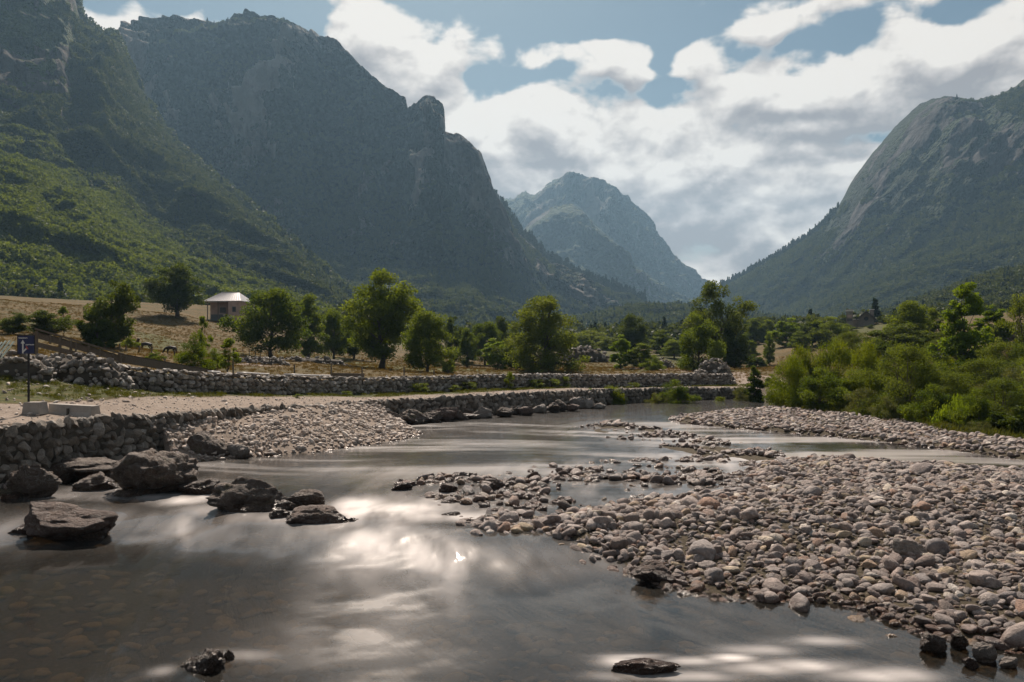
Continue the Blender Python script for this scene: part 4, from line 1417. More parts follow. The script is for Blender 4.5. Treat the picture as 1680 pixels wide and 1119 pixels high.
heap("scree_patch", "patch of grey scree on the right bank behind the tall bright tree", "scree", x, y, 3.6, 1.6, 1.5, 90, .3, .7, DRYR, 79)


# ------------------------------------------------------------------ boulders, each one built where it stands
def boulder(px, base, wpx, top, z0, mat, seed, label, depth=.75, cuts=12, cutd=(.5, .8), tilt=(0, 0, 0), sub=5, sink=.22, crack=.30, fine=.19, noise=.25, Y=None, name="boulder", cat="boulder"):
    if Y is None:
        Y = (H - z0) * F / (base - CY)
    wd = wpx * Y / F
    hh = (base - top) * Y / F
    full = hh * (1 + sink)
    me = rock_mesh("boulder", seed, sub, (wd * 1.12, wd * depth, full * 1.25), cuts, cutd, noise, mat, fine, 2.2, crack)
    V = np.empty(len(me.vertices) * 3, np.float32)
    me.vertices.foreach_get('co', V)
    V = V.reshape(-1, 3)
    Rm = np.array(Euler(tilt).to_matrix())
    V = V @ Rm.T
    ex = V.max(0) - V.min(0)
    V *= np.array([wd / ex[0], 1, full / ex[2]])
    V[:, 2] += hh - V[:, 2].max()
    V[:, 0] -= (V[:, 0].max() + V[:, 0].min()) / 2
    me.vertices.foreach_set('co', V.astype(np.float32).ravel())
    me.update()
    Yc = Y + wd * depth * .33
    o = obj(name, me, None, ((px - CX) / F * Y, Yc, z0))
    return tag(o, label, cat)


BL = M_BOULD
BOULDERS = [
    # px, base, w, top, z0, mat, seed, label, kwargs
    (98, 893, 152, 829, ZP, M_REDB, 1, "broad reddish brown slab boulder alone in the dark pool at lower left", dict(sub=5, cuts=10, cutd=(.45, .8), crack=.2)),
    (32, 887, 50, 866, ZP, M_REDB, 2, "small low stone touching the left end of the reddish slab in the pool", {}),
    (236, 820, 142, 741, -.12, BL, 5, "largest dark humped boulder in the row at the head of the pool", dict(sub=5, crack=.4, noise=.35, fine=.22, depth=.9, cuts=7, cutd=(.6, .9))),
    (412, 850, 150, 786, -.15, BL, 4, "knobbly brown boulder with pale veins, widest of the row across the cascade", dict(sub=5, noise=.7, fine=.34, crack=.35, cuts=5, cutd=(.6, .9))),
    (497, 836, 66, 806, -.02, BL, 41, "low dark rock tailing off the right end of the knobbly boulder", dict(fine=.12)),
    (518, 868, 112, 834, -.14, M_REDB, 6, "flat topped wet brown rock at the right end of the boulder row", dict(sub=5, cutd=(.4, .75), crack=.2)),
    (322, 820, 72, 787, -.12, BL, 7, "smooth rounded dark rock between the largest boulder and the knobbly one", {}),
    (150, 812, 72, 778, -.1, BL, 8, "dark wedge of rock tucked against the left side of the largest boulder", {}),
    (42, 822, 88, 763, -.05, BL, 9, "grooved grey boulder at the left edge below the retaining wall", dict(sub=5, crack=.3)),
    (135, 790, 176, 754, 0.0, BL, 10, "long flat slab lying along the foot of the retaining wall", dict(sub=5, depth=.5, crack=.4, cuts=6, cutd=(.6, .9))),
    (225, 760, 72, 738, 0.1, BL, 44, "lumpy grey stone between the long flat slab and the gravel fan", {}),
    (97, 792, 40, 770, 0.0, BL, 45, "small squarish rock right of the grooved grey boulder", {}),
    (14, 832, 36, 811, -.2, M_REDB, 11, "small rusty round rock at the far left edge of the water", {}),
    (4, 800, 50, 760, 0, BL, 46, "dark rock cut by the left edge of the picture under the wall", {}),
    (274, 841, 40, 822, ZP, BL, 12, "small black rock half covered by white cascade water", {}),
    (366, 884, 50, 867, ZP, BL, 13, "little mossy rock alone in the pool below the knobbly boulder", dict(fine=.15)),
    (118, 831, 38, 820, -.25, BL, 14, "low wet black dome of rock just behind the reddish slab", {}),
    (336, 755, 66, 709, 0, BL, 15, "pointed dark boulder standing at the left edge of the gravel fan", dict(sub=5, cutd=(.4, .75), crack=.25, tilt=(0, .5, 0))),
    (386, 752, 46, 729, 0, M_PALEB, 16, "tilted squared block beside the pointed dark boulder on the gravel", dict(cutd=(.35, .7))),
    (320, 1103, 88, 1070, ZP, BL, 17, "wet glistening black rock breaking the water at the bottom", dict(sub=5, fine=.3, noise=.45, sink=1.2, cuts=5)),
    (373, 1084, 20, 1068, ZP, BL, 42, "tiny wet rock right beside the glistening black rock", {}),
    (1062, 1106, 116, 1087, ZP, M_REDB, 18, "flat dark brown stone ringed by white water at the bottom", dict(sub=5, depth=.4, sink=.8)),
    (540, 721, 25, 699, 0.5, M_PALEB, 19, "pointed pale stone standing in the middle of the gravel fan", dict(cuts=12, cutd=(.4, .65), Y=33.0)),
    (637, 699, 50, 673, 0, BL, 20, "dark wedge boulder sloping to the right, first of the row beside the gravel fan", dict(cuts=12, cutd=(.38, .65), tilt=(0, .35, 0))),
    (677, 696, 50, 672, 0, BL, 21, "blocky grey boulder right of the first dark wedge under the track wall", dict(cutd=(.4, .7))),
    (708, 694, 36, 674, 0, BL, 22, "dark squat boulder third along the foot of the track wall", {}),
    (733, 692, 40, 668, 0, M_REDB, 23, "brown rounded boulder with a flat leaning slab beside it", dict(cutd=(.4, .7))),
    (751, 690, 46, 672, 0, BL, 24, "thin slab leaning low against the brown rounded boulder", dict(depth=.4, tilt=(0, .3, 0), cutd=(.3, .6))),
    (762, 681, 32, 666, 0.1, BL, 25, "small slanted dark block behind the two long leaning slabs", dict(tilt=(0, .3, 0), cutd=(.3, .6))),
    (772, 688, 34, 679, 0, BL, 26, "low flat slab at the water edge below the slanted block", {}),
    (791, 686, 36, 667, 0, M_PALEB, 27, "pale wedge boulder sloping right into the still water", dict(tilt=(0, .4, 0), cutd=(.35, .6))),
    (828, 683, 32, 668, 0.05, BL, 28, "smooth grey hump of rock under the yellow weeds on the wall", {}),
    (848, 681, 20, 666, 0, BL, 29, "small dark rock at the left of a cluster of reddish ones by the wall", {}),
    (864, 682, 26, 667, 0, M_REDB, 30, "reddish lumpy rock in a cluster at the water edge", {}),
    (886, 678, 24, 663, 0, M_PALEB, 31, "pale rounded rock right of the reddish cluster", {}),
    (907, 677, 26, 660, 0, BL, 32, "grey pointed boulder half way along the far waterline", dict(cutd=(.4, .7))),
    (921, 674, 22, 656, 0.05, BL, 33, "dark upright boulder before the pale pair at the weeds", {}),
    (938, 675, 28, 663, 0, M_REDB, 34, "brown boulder low in front of the pale pair", {}),
    (949, 669, 30, 651, 0.05, M_PALEB, 35, "left one of two large pale boulders beside the green weeds", dict(cutd=(.5, .8))),
    (966, 669, 24, 652, 0.05, M_PALEB, 36, "right one of two large pale boulders beside the green weeds", dict(cutd=(.5, .8))),
    (985, 671, 20, 661, 0, M_PALEB, 37, "last small pale boulder at the right end of the riprap row", {}),
    (985, 787, 34, 778, -.02, M_REDB, 50, "larger reddish stone among the wet stones in midstream", {}),
    (876, 788, 26, 774, 0, M_REDB, 51, "rounded brown stone standing in the shallows left of the midstream stones", {}),
    (735, 810, 32, 794, -.03, M_REDB, 52, "brown triangular stone in the riffle above the cascade", {}),
    (812, 806, 34, 788, -.03, BL, 53, "dark oblong stone in the riffle upstream of the bar tip", {}),
    (657, 806, 40, 792, -.03, BL, 54, "low dark stone farthest left in the riffle", {}),
    (774, 784, 12, 776, 0, BL, 55, "small dark stone alone in the smooth current", {}),
    (1075, 960, 76, 926, ZP + .02, M_REDB, 56, "reddish brown broken boulder at the lower shore of the cobble bar", dict(cutd=(.4, .75))),
    (1500, 906, 56, 868, -.1, M_PALEB, 57, "biggest pale pointed stone in the middle of the cobble bar", dict(Y=13.5, cutd=(.5, .75))),
    (1340, 872, 34, 848, -.1, M_PALEB, 58, "grey angular stone leaning on smaller cobbles left of the biggest pale one", dict(Y=15.4, cutd=(.5, .75))),
    (1537, 1073, 46, 1042, ZP, M_BOULD, 59, "smooth dark round boulder at the corner of the bar beside the water", {}),
    (1578, 1066, 30, 1040, ZP, M_BOULD, 60, "upright grey stone right behind the smooth dark round boulder", {}),
    (1622, 1088, 40, 1058, ZP, M_PALEB, 61, "squarish grey stone near the lower right corner", {}),
    (1660, 1098, 34, 1082, ZP, M_PALEB, 62, "pale split stone at the very bottom right of the bar", {}),
    (1596, 1097, 26, 1080, ZP, M_REDB, 63, "small brown wet stone between the two boulders at lower right", {}),
    (456, 862, 44, 838, -.14, BL, 70, "low jagged rock joining the knobbly boulder to the flat topped one", {}),
    (578, 862, 22, 850, -.12, BL, 71, "small wet rock off the right tip of the flat topped rock", {}),
    (205, 824, 46, 806, -.12, BL, 72, "low dark rock at the foot of the largest boulder, water running past it", {}),
    (716, 866, 26, 853, -.16, BL, 64, "wet dark stone at the right edge of the white cascade", {}),
    (738, 851, 34, 842, -.05, M_REDB, 65, "low yellowish mossy stone just above the right end of the white cascade", {}),
    (752, 862, 30, 853, -.12, BL, 66, "flat wet stone between the white cascade and the tip of the cobble bar", {}),
    (1650, 830, 1, 829, 0, BL, 67, None, {}),
]
for b in BOULDERS:
    if b[7]:
        boulder(*b[:8], **b[8])
# ------------------------------------------------------------------ trees and shrubs
def rhombs(P, t, b, l, w):
    """leaf faces: centre P, long axis t, short axis b"""
    n = len(P)
    V = np.empty((n, 4, 3))
    V[:, 0] = P - t * l[:, None] * .5
    V[:, 1] = P + b * w[:, None] * .5 - t * l[:, None] * .05
    V[:, 2] = P + t * l[:, None] * .5
    V[:, 3] = P - b * w[:, None] * .5 - t * l[:, None] * .05
    return V.reshape(-1, 3), np.arange(n * 4).reshape(n, 4)


def unit(v):
    return v / (np.linalg.norm(v, axis=-1, keepdims=True) + 1e-9)


def make_tree(name, seed, Ht, Wd, prof, nclump, nleaf, leaf, wleaf, up=0.0, trunk=.12, stems=1, clumpr=.16, mat='mid', lob=.25, fill=.5, wisps=0, limbs=18, t0=.12, flat=.8):
    """returns (crown mesh, trunk mesh). prof: [(height fraction, radius fraction)]"""
    rs = np.random.RandomState(seed)
    hp = np.array([p[0] for p in prof])
    rp = np.array([p[1] for p in prof])
    o = rs.rand(3) * 40
    C, CR = [], []
    hs = np.linspace(hp[0], hp[-1], 400)
    cdf = np.cumsum(np.interp(hs, hp, rp) ** 1.5 + .02)
    cdf /= cdf[-1]
    for i in range(nclump):
        h = np.interp(rs.rand(), cdf, hs)
        th = rs.uniform(0, 2 * math.pi)
        rr = np.interp(h, hp, rp) * (1 + lob * 2 * float(vnoise(np.array(math.cos(th) * 1.7 + o[0]), math.sin(th) * 1.7 + o[1], h * 4 + o[2])))
        q = rs.uniform(1 - fill, .92) if rs.rand() < .8 else rs.uniform(0, .6)
        C.append((math.cos(th) * rr * q * Wd / 2, math.sin(th) * rr * q * Wd / 2, h * Ht))
        CR.append(clumpr * rs.uniform(.6, 1.3) * min(Wd, Ht) * .5)
    C = np.array(C)
    CR = np.array(CR)
    n = nleaf
    ci = rs.choice(nclump, n, p=CR ** 2 / np.sum(CR ** 2))
    d = unit(rs.randn(n, 3))
    r = CR[ci] * (rs.rand(n) ** .45)
    P = C[ci] + d * r[:, None] * np.array([1.15, 1.15, flat])
    if up:
        P[:, 2] += rs.rand(n) ** 3 * up * CR[ci] * .9
    t = unit(rs.randn(n, 3) + np.array([0, 0, up * 1.8]))
    b = unit(np.cross(t, rs.randn(n, 3)))
    P[:, 2] = np.maximum(P[:, 2], leaf * .3)
    V, Fc = rhombs(P, t, b, leaf * rs.uniform(.6, 1.4, n), wleaf * rs.uniform(.6, 1.3, n))
    tint = np.clip(.5 + .28 * rs.randn(nclump)[ci] + .18 * rs.randn(n), 0, 1)
    crown = mk_mesh(name + "_crown", V, Fc, [M_LEAF[mat]], False, {'tint': np.repeat(tint, 4)})
    mb = MB()
    top = hp[-1] * Ht * .82
    for k in range(stems):
        a = rs.uniform(0, 6.28)
        sp = (0 if stems == 1 else .10 * Wd)
        base = Vector((math.cos(a) * sp * .3, math.sin(a) * sp * .3, -0.15))
        pts, rad = [], []
        R0 = trunk * (1 if stems == 1 else .6)
        lean = Vector((rs.normal(0, .04), rs.normal(0, .04), 0)) * Ht
        for j in range(7):
            f = j / 6
            p = base + Vector((math.cos(a) * sp * f, math.sin(a) * sp * f, f * top)) + lean * f * f + Vector((rs.normal(0, .012), rs.normal(0, .012), 0)) * Ht * (j > 0)
            pts.append(p)
            rad.append(R0 * (1.35 if j == 0 else 1) * (1 - f) ** .8 + .012)
        mb.tube(pts, rad, 7)
        nl = limbs // stems
        for i in rs.choice(nclump, min(nl, nclump), replace=False):
            e = Vector(C[i])
            f = min(max((e.z / top) * .62, t0), .9)
            q = f * 6
            j = min(int(q), 5)
            s = pts[j].lerp(pts[j + 1], q - j)
            r0 = (R0 * (1 - f) ** .8) * .5 + .01
            mid = s.lerp(e, .5) + Vector((rs.normal(0, .03), rs.normal(0, .03), .05)) * Ht * .5
            mb.tube([s, mid, e], [r0, r0 * .6, .012], 5, cap=False)
    tm = mk_mesh(name + "_trunk", np.array(mb.v), mb.f, [M_BARK], True)
    return crown, tm, Ht, Wd


OAK = [(.16, .25), (.28, .72), (.45, .98), (.62, 1.0), (.78, .82), (.9, .5), (1.0, .15)]
ROUND = [(.10, .5), (.25, .9), (.5, 1.0), (.72, .85), (.88, .55), (1.0, .12)]
GROUND = [(.02, .75), (.2, .95), (.45, 1.0), (.65, .8), (.82, .55), (.93, .32), (1.0, .1)]
TALL = [(.08, .45), (.22, .8), (.42, 1.0), (.6, .82), (.78, .62), (.9, .4), (1.0, .12)]
POPLAR = [(.06, .5), (.25, .9), (.5, 1.0), (.75, .72), (.9, .42), (1.0, .1)]
DOME = [(.0, .8), (.2, 1.0), (.5, .95), (.75, .7), (.92, .35), (1.0, .1)]
AIRY = [(.2, .6), (.35, .9), (.5, .85), (.65, .95), (.8, .7), (.92, .5), (1.0, .2)]
KINDS = {
    'oak': make_tree("oak", 1, 12, 9, OAK, 120, 26000, .28, .19, trunk=.34, mat='mid', clumpr=.22, limbs=30),
    'oak_dark': make_tree("oak_dark", 2, 10, 9, OAK, 90, 17000, .32, .21, trunk=.30, mat='dark', clumpr=.24, limbs=26),
    'oak_low': make_tree("oak_low", 3, 12, 10, GROUND, 140, 28000, .27, .18, trunk=.30, mat='olive', clumpr=.20, limbs=40),
    'round': make_tree("round", 4, 10, 8, ROUND, 95, 20000, .27, .18, trunk=.22, mat='mid', clumpr=.25, limbs=24),
    'round_olive': make_tree("round_olive", 5, 9, 7, ROUND, 70, 14000, .27, .18, trunk=.18, mat='olive', clumpr=.25, limbs=22),
    'dark': make_tree("dark", 6, 9, 7, ROUND, 64, 13000, .30, .21, trunk=.2, mat='dark', clumpr=.26, lob=.35, limbs=20),
    'tall': make_tree("tall", 7, 11, 6, TALL, 70, 14000, .28, .19, trunk=.18, mat='mid', clumpr=.26, limbs=22),
    'airy': make_tree("airy", 8, 14, 10, AIRY, 130, 20000, .28, .19, trunk=.26, mat='olive', clumpr=.19, lob=.25, limbs=46),
    'dense': make_tree("dense", 9, 9, 8, DOME, 80, 19000, .25, .17, trunk=.2, mat='mid', clumpr=.24, limbs=18),
    'bright': make_tree("bright", 10, 8, 4.4, POPLAR, 46, 8500, .26, .19, trunk=.10, mat='bright', clumpr=.28, limbs=18),
    'tallbright': make_tree("tallbright", 11, 8.5, 4.4, [(.02, .7), (.18, .9), (.34, 1.0), (.5, .85), (.65, .62), (.78, .44), (.9, .28), (1, .1)], 130, 24000, .18, .13, trunk=.10, mat='bright', clumpr=.19, lob=.12, limbs=34),
    'yellow': make_tree("yellow", 12, 3.5, 4.2, DOME, 60, 22000, .15, .045, up=.8, trunk=.04, stems=4, mat='yellow', clumpr=.32, limbs=16),
    'willow': make_tree("willow", 13, 4.6, 6, DOME, 95, 32000, .14, .045, up=.3, trunk=.06, stems=5, mat='olive', clumpr=.24, limbs=30),
    'greenbush': make_tree("greenbush", 14, 3, 4, DOME, 56, 18000, .13, .055, up=.4, trunk=.04, stems=4, mat='mid', clumpr=.30, limbs=16),
    'greybush': make_tree("greybush", 15, 2.2, 3, DOME, 44, 12000, .11, .035, up=.5, trunk=.03, stems=4, mat='grey', clumpr=.32, limbs=16),
    'brightbush': make_tree("brightbush", 16, 1.5, 2.6, DOME, 30, 6500, .15, .035, up=1.6, trunk=.02, stems=3, mat='bright', clumpr=.34, limbs=10),
    'darkbush': make_tree("darkbush", 17, 2.6, 3.4, DOME, 40, 8000, .20, .12, trunk=.04, stems=3, mat='dark', clumpr=.28, limbs=14),
    'cypress': make_tree("cypress", 18, 3.4, 1.6, [(.0, .8), (.3, 1), (.6, .85), (.85, .6), (1, .2)], 60, 8200, .14, .09, up=.5, trunk=.05, mat='dark', clumpr=.3, limbs=10),
    'sapling': make_tree("sapling", 19, 3.2, 1.8, [(.25, .5), (.5, 1.0), (.75, .8), (1, .2)], 18, 1700, .17, .10, trunk=.035, mat='mid', clumpr=.3, limbs=14),
    'weed': make_tree("weed", 20, 1.6, .8, [(.1, .6), (.5, 1.0), (.8, .6), (1, .2)], 14, 1100, .12, .035, up=1.2, trunk=.015, mat='olive', clumpr=.4, limbs=8),
    'twiggy': make_tree("twiggy", 21, 9, 6, TALL, 60, 8000, .20, .11, trunk=.13, stems=3, mat='olive', clumpr=.2, lob=.45, limbs=54),
}
USED = {}


def tree(kind, px, top, wpx, Y, label, cat="tree", base=None, rz=None, group=None, name=None):
    """top and width as seen from the bank; the foot stands on the ground there"""
    cm, tm, Ht, Wd = KINDS[kind]
    k = USED.get(kind, 0)
    USED[kind] = k + 1
    x = (px - CX) / F * Y
    z = gz(x, Y) if base is None else H + (CY - base) / F * Y
    if base is not None:
        z = min(z, gz(x, Y) + .0)
    z -= 0.05
    ht = H + (CY - top) / F * Y - z
    wd = min(wpx * Y / F, ht / .62)
    nm = name or {"tree": "tree", "bush": "bush", "shrub": "shrub", "weed": "weed", "sapling": "sapling"}.get(cat, "tree")
    e = empty(nm, (x, Y, z), (k * 2.1 + .4) if rz is None else rz)
    e.scale = (wd / Wd, wd / Wd, ht / Ht)
    tag(e, label, cat, group)
    obj("crown", cm, e)
    obj("trunk", tm, e)
    return e


G1 = "trees of the mown meadow"
T = [
    ('oak', 625, 443, 124, 80, "tallest broad leafy tree with one dark trunk standing in the mown meadow"),
    ('round', 444, 471, 112, 86, "big round green tree partly hiding the house with the metal roof"),
    ('tall', 507, 487, 62, 98, "dense tree directly right of the big round tree beside the house"),
    ('round', 548, 505, 60, 104, "lower bushy tree between the dense tree and the tallest meadow tree"),
    ('dark', 580, 498, 52, 112, "dark tree close behind the left edge of the tallest meadow tree"),
    ('oak_dark', 291, 438, 96, 127, "dark spreading tree on the crest of the dry grass hill left of the house"),
    ('dark', 184, 459, 78, 62, "dark irregular tree on the left hillside behind the wooden flume"),
    ('round', 700, 508, 88, 73, "low leafed tree with leaves down to the grass right of the tallest tree", ),
    ('dark', 745, 517, 36, 118, "narrow dark tree behind the low leafed one in the middle of the meadow"),
    ('tall', 766, 541, 38, 108, "slim small tree with a visible straight trunk in the meadow middle"),
    ('round', 796, 526, 60, 118, "rounded grey green tree in the middle of the meadow background"),
    ('dark', 823, 517, 46, 132, "dark pointed tree rising behind the rounded grey green one"),
    ('bright', 817, 552, 52, 94, "light green small tree touching the left side of the tree with foliage to the ground"),
    ('oak_low', 890, 477, 122, 84, "broad olive tree with foliage to the ground standing alone above the field wall"),
    ('dark', 848, 545, 60, 90, "dark lower tree growing into the left side of the broad olive tree"),
    ('round_olive', 972, 540, 76, 175, "olive brown rounded trees edge behind the rocky knoll"),
    ('round_olive', 1000, 552, 56, 168, "small olive tree right behind the bright poplar like tree"),
    ('oak_dark', 1035, 518, 52, 150, "dark brown green tree towering behind the bright young tree"),
    ('bright', 1018, 546, 40, 95, "bright yellow green young tree left of the big airy tree"),
    ('tall', 1052, 565, 50, 95, "mid green tree growing right against the bright young tree"),
    ('tall', 1085, 543, 50, 150, "pale green hazy tree between the bright young tree and the dense round one"),
    ('round', 1106, 556, 44, 140, "small hazy tree just left of the dense round tree"),
    ('airy', 1178, 465, 112, 104, "tall airy tree with see through branches, highest of the middle group"),
    ('dense', 1146, 509, 76, 88, "dense round tree in front of the tall airy tree"),
    ('dark', 1205, 530, 50, 102, "dark lower tree at the right foot of the tall airy tree"),
    ('tall', 1237, 524, 38, 190, "left of two small dark far trees right of the airy tree"),
    ('tall', 1259, 526, 34, 190, "right of two small dark far trees right of the airy tree"),
    ('bright', 1290, 519, 54, 150, "light green rounded far tree standing above the red soil patch"),
    ('tall', 1312, 545, 42, 138, "duller tree growing against the light green far tree"),
    ('dark', 1332, 519, 44, 142, "dark columnar far tree left of the rounded one under the stone tower"),
    ('dense', 1364, 517, 66, 138, "rounded pale topped far tree left below the stone tower"),
    ('tall', 1389, 532, 34, 150, "narrow tree directly below the stone tower"),
    ('greybush', 1404, 545, 40, 128, "silvery small tree in front of the tower"),
    ('dark', 1428, 532, 54, 152, "dark tree in front of the gabled far house"),
    ('dark', 1450, 518, 50, 158, "dark tree hiding the right end of the far house"),
    ('tall', 1230, 560, 36, 130, "small far tree right below the two dark far trees"),
    ('tall', 1262, 548, 22, 125, "thin young tree on the red soil patch"),
    ('round', 1492, 492, 78, 84, "round topped yellow green tree on the right bank above the willow"),
    ('round_olive', 1475, 528, 120, 78, "wide olive tree mass just below the round topped one"),
    ('tallbright', 1582, 446, 98, 57, "tall bright green young tree standing out on the right bank"),
    ('bright', 1637, 497, 52, 76, "glowing yellow green tree right of the tall bright one"),
    ('bright', 1600, 520, 36, 80, "small bright tree between the tall bright tree and the glowing one"),
    ('twiggy', 1672, 472, 86, 66, "twiggy olive tree cut by the right edge of the picture"),
    ('twiggy', 1735, 450, 110, 62, "olive tree standing just past the right edge"),
    ('tall', 1530, 508, 42, 95, "small dark tree between the round topped tree and the tall bright one"),
]
for t in T:
    tree(*t)
B = [
    ('dark', 78, 508, 66, 62, "round dark bush on the slope left of the dark irregular tree"),
    ('dark', 22, 512, 44, 60, "dark bush high on the slope at the left edge"),
    ('darkbush', 160, 515, 60, 60, "dark bush under the left side of the dark irregular tree"),
    ('greenbush', 318, 548, 58, 47, "leafy bush behind the field wall right of the two grazing calves"),
    ('greenbush', 255, 575, 36, 52, "small bush on the pasture below the right calf"),
    ('greenbush', 213, 551, 30, 66, "bright bush beside the left calf"),
    ('greenbush', 350, 572, 38, 50, "low light bush between the leafy bush and the thin one"),
    ('yellow', 1302, 590, 84, 48, "yellow green shrub at the river edge, first at the left of the right bank"),
    ('greenbush', 1350, 604, 104, 45.5, "dark green rounded shrub overhanging the far cobble bar"),
    ('yellow', 1366, 564, 90, 53, "bright yellow shrub behind the dark green rounded one"),
    ('yellow', 1318, 574, 70, 54, "olive yellow shrub behind the first shrub of the right bank"),
    ('yellow', 1424, 569, 74, 47, "upright yellow green shrub left of the big willow"),
    ('willow', 1482, 567, 160, 40.5, "big domed willow shrub, broadest of the right bank"),
    ('greybush', 1415, 634, 72, 42, "grey green shrub at the left foot of the big willow"),
    ('greybush', 1462, 648, 62, 38.8, "small silvery shrub in front of the big willow"),
    ('willow', 1620, 590, 140, 42, "wide olive shrub behind the low bushes right of the tall bright tree"),
    ('willow', 1560, 612, 112, 38.5, "olive shrub right of the big willow with bare twigs"),
    ('greenbush', 1530, 632, 92, 36.8, "feathery green shrub by the shore between willow and right edge"),
    ('brightbush', 1575, 655, 92, 35, "bright green feathery shrub low by the stones"),
    ('willow', 1640, 622, 124, 34.6, "dark olive shrub low on the right near the picture edge"),
    ('greenbush', 1690, 610, 124, 36.5, "dark shrub cut by the right edge above the stones"),
    ('darkbush', 1655, 668, 78, 32.2, "darkest leafy bush at the right edge touching the cobbles"),
    ('darkbush', 1720, 665, 90, 31.5, "dark leafy bush past the right edge by the stones"),
    ('willow', 1400, 545, 90, 84, "olive shrub on the right bank below the silvery small tree"),
    ('greenbush', 1440, 555, 80, 76, "dark green shrub below the far house"),
    ('willow', 1545, 545, 90, 72, "mid green shrub behind the big willow"),
    ('greenbush', 1600, 640, 70, 33.8, "mid green feathery shrub between the bright low one and the dark olive one"),
    ('brightbush', 1500, 668, 60, 38, "low bright weeds bush under the right side of the big willow"),
    ('brightbush', 1400, 664, 90, 43.5, "low bright green ground bush edging the far cobble bar"),
    ('brightbush', 1450, 668, 70, 41, "second low bright bush edging the far cobble bar, right of the first"),
    ('greybush', 1610, 690, 50, 32.2, "grey dry low shrub touching the cobbles near the right"),
    ('yellow', 1550, 590, 60, 50, "yellowish shrub at the foot of the tall bright tree"),
    ('greenbush', 1700, 540, 110, 60, "green shrub on the slope at the right edge"),
    ('cypress', 1238, 602, 32, 55, "dark upright narrow shrub at the bend of the river"),
    ('greenbush', 1268, 614, 44, 62, "light shrub between the dark upright shrub and the right bank"),
    ('greybush', 1215, 632, 34, 56, "small shrub left of the dark upright shrub"),
    ('greenbush', 1108, 624, 72, 53.5, "leafy shrub hanging over the far retaining wall"),
    ('greybush', 1078, 643, 36, 53, "pale low shrub at the left side of the leafy overhanging shrub"),
    ('yellow', 1005, 636, 54, 52.5, "yellow green shrub in front of the far retaining wall"),
    ('brightbush', 968, 637, 62, 51.5, "bright green low shrub left of the yellow green one by the wall"),
    ('brightbush', 935, 655, 26, 51, "little green bush above the pale pair of boulders"),
    ('greenbush', 1072, 583, 44, 88, "dark low bush at the foot of the mid green tree"),
    ('darkbush', 1240, 582, 50, 118, "dark bush under the far trees beside the track"),
    ('darkbush', 735, 590, 26, 78, "little bush beside the low leafed tree"),
]
for b in B:
    tree(*b, cat="bush")
S = [
    ('sapling', 333, 522, 24, 56, "thin sapling rising from the pasture left of the house"),
    ('sapling', 374, 558, 42, 46, "young sapling just behind the field wall below the house"),
    ('sapling', 104, 505, 26, 64, "thin sapling beside the round dark bush on the slope"),
    ('sapling', 1520, 600, 30, 50, "spindly sapling poking out right of the big willow"),
]
for s in S:
    tree(*s, cat="sapling")
Wd_ = [
    ('weed', 835, 606, 18, 53.5, "tall dry weed standing before the field wall"), ('weed', 690, 626, 34, 48.6, "leafy weeds at the foot of the wall left of the tall dry one"),
    ('weed', 770, 624, 30, 51.6, "green weeds growing against the middle of the field wall"), ('weed', 745, 630, 34, 50.4, "low weeds left of the ones on the wall middle"),
    ('weed', 880, 620, 32, 55.2, "nettle like weeds, left of three clumps on the field wall"), ('weed', 905, 619, 34, 56.2, "nettle like weeds, middle of three clumps on the field wall"),
    ('weed', 925, 615, 24, 57, "nettle like weeds, right of three clumps on the field wall"), ('weed', 735, 588, 30, 70, "brown dry weeds right of the low leafed tree"),
    ('weed', 570, 640, 20, 43, "small weed at the left end of the squared field wall"), ('weed', 487, 645, 16, 37.5, "tiny dark weed on the green verge beside the track"),
    ('weed', 820, 655, 26, 45.4, "yellow weed hanging on the retaining wall above the grey hump"), ('weed', 1040, 626, 26, 57, "yellow flowering weed on the far end of the field wall"),
    ('weed', 1180, 648, 22, 55, "green weed at the waterline under the far wall"),
]
for q in Wd_:
    tree(*q, cat="weed")

# shrubs massed on the right bank that nothing tells apart
def bank_shrubs():
    rs = np.random.RandomState(123)
    done = 0
    tries = 0
    spots = []
    while done < 60 and tries < 6000:
        tries += 1
        Y = math.exp(rs.uniform(math.log(38), math.log(125)))
        px = rs.uniform(1300, 1760)
        x = (px - CX) / F * Y
        if sdist(np.array([x]), np.array([Y]), RIGHT_LAND)[0] < 3.0:
            continue
        if any((x - a) ** 2 + (Y - b_) ** 2 < (2.2 + Y * .012) ** 2 for a, b_ in spots):
            continue
        spots.append((x, Y))
        z = gz(x, Y)
        hgt = rs.uniform(1.3, 2.4) * (1 + Y / 160)
        kind = ['greenbush', 'willow', 'willow', 'darkbush', 'greenbush', 'yellow', 'greybush', 'round_olive'][rs.randint(8)]
        top = CY - (z + hgt - H) * F / Y
        lab, grp = (("olive green shrub in the dense thicket close behind the shore of the right bank", "shrubs of the shore thicket") if Y < 62 else
                    ("distant green shrub in the thicket climbing the slope of the right bank", "shrubs of the slope thicket"))
        tree(kind, px, top, hgt * rs.uniform(1.1, 1.5) * F / Y, Y, lab, cat="bush", group=grp)
        done += 1
    print('bank shrubs', done)


bank_shrubs()


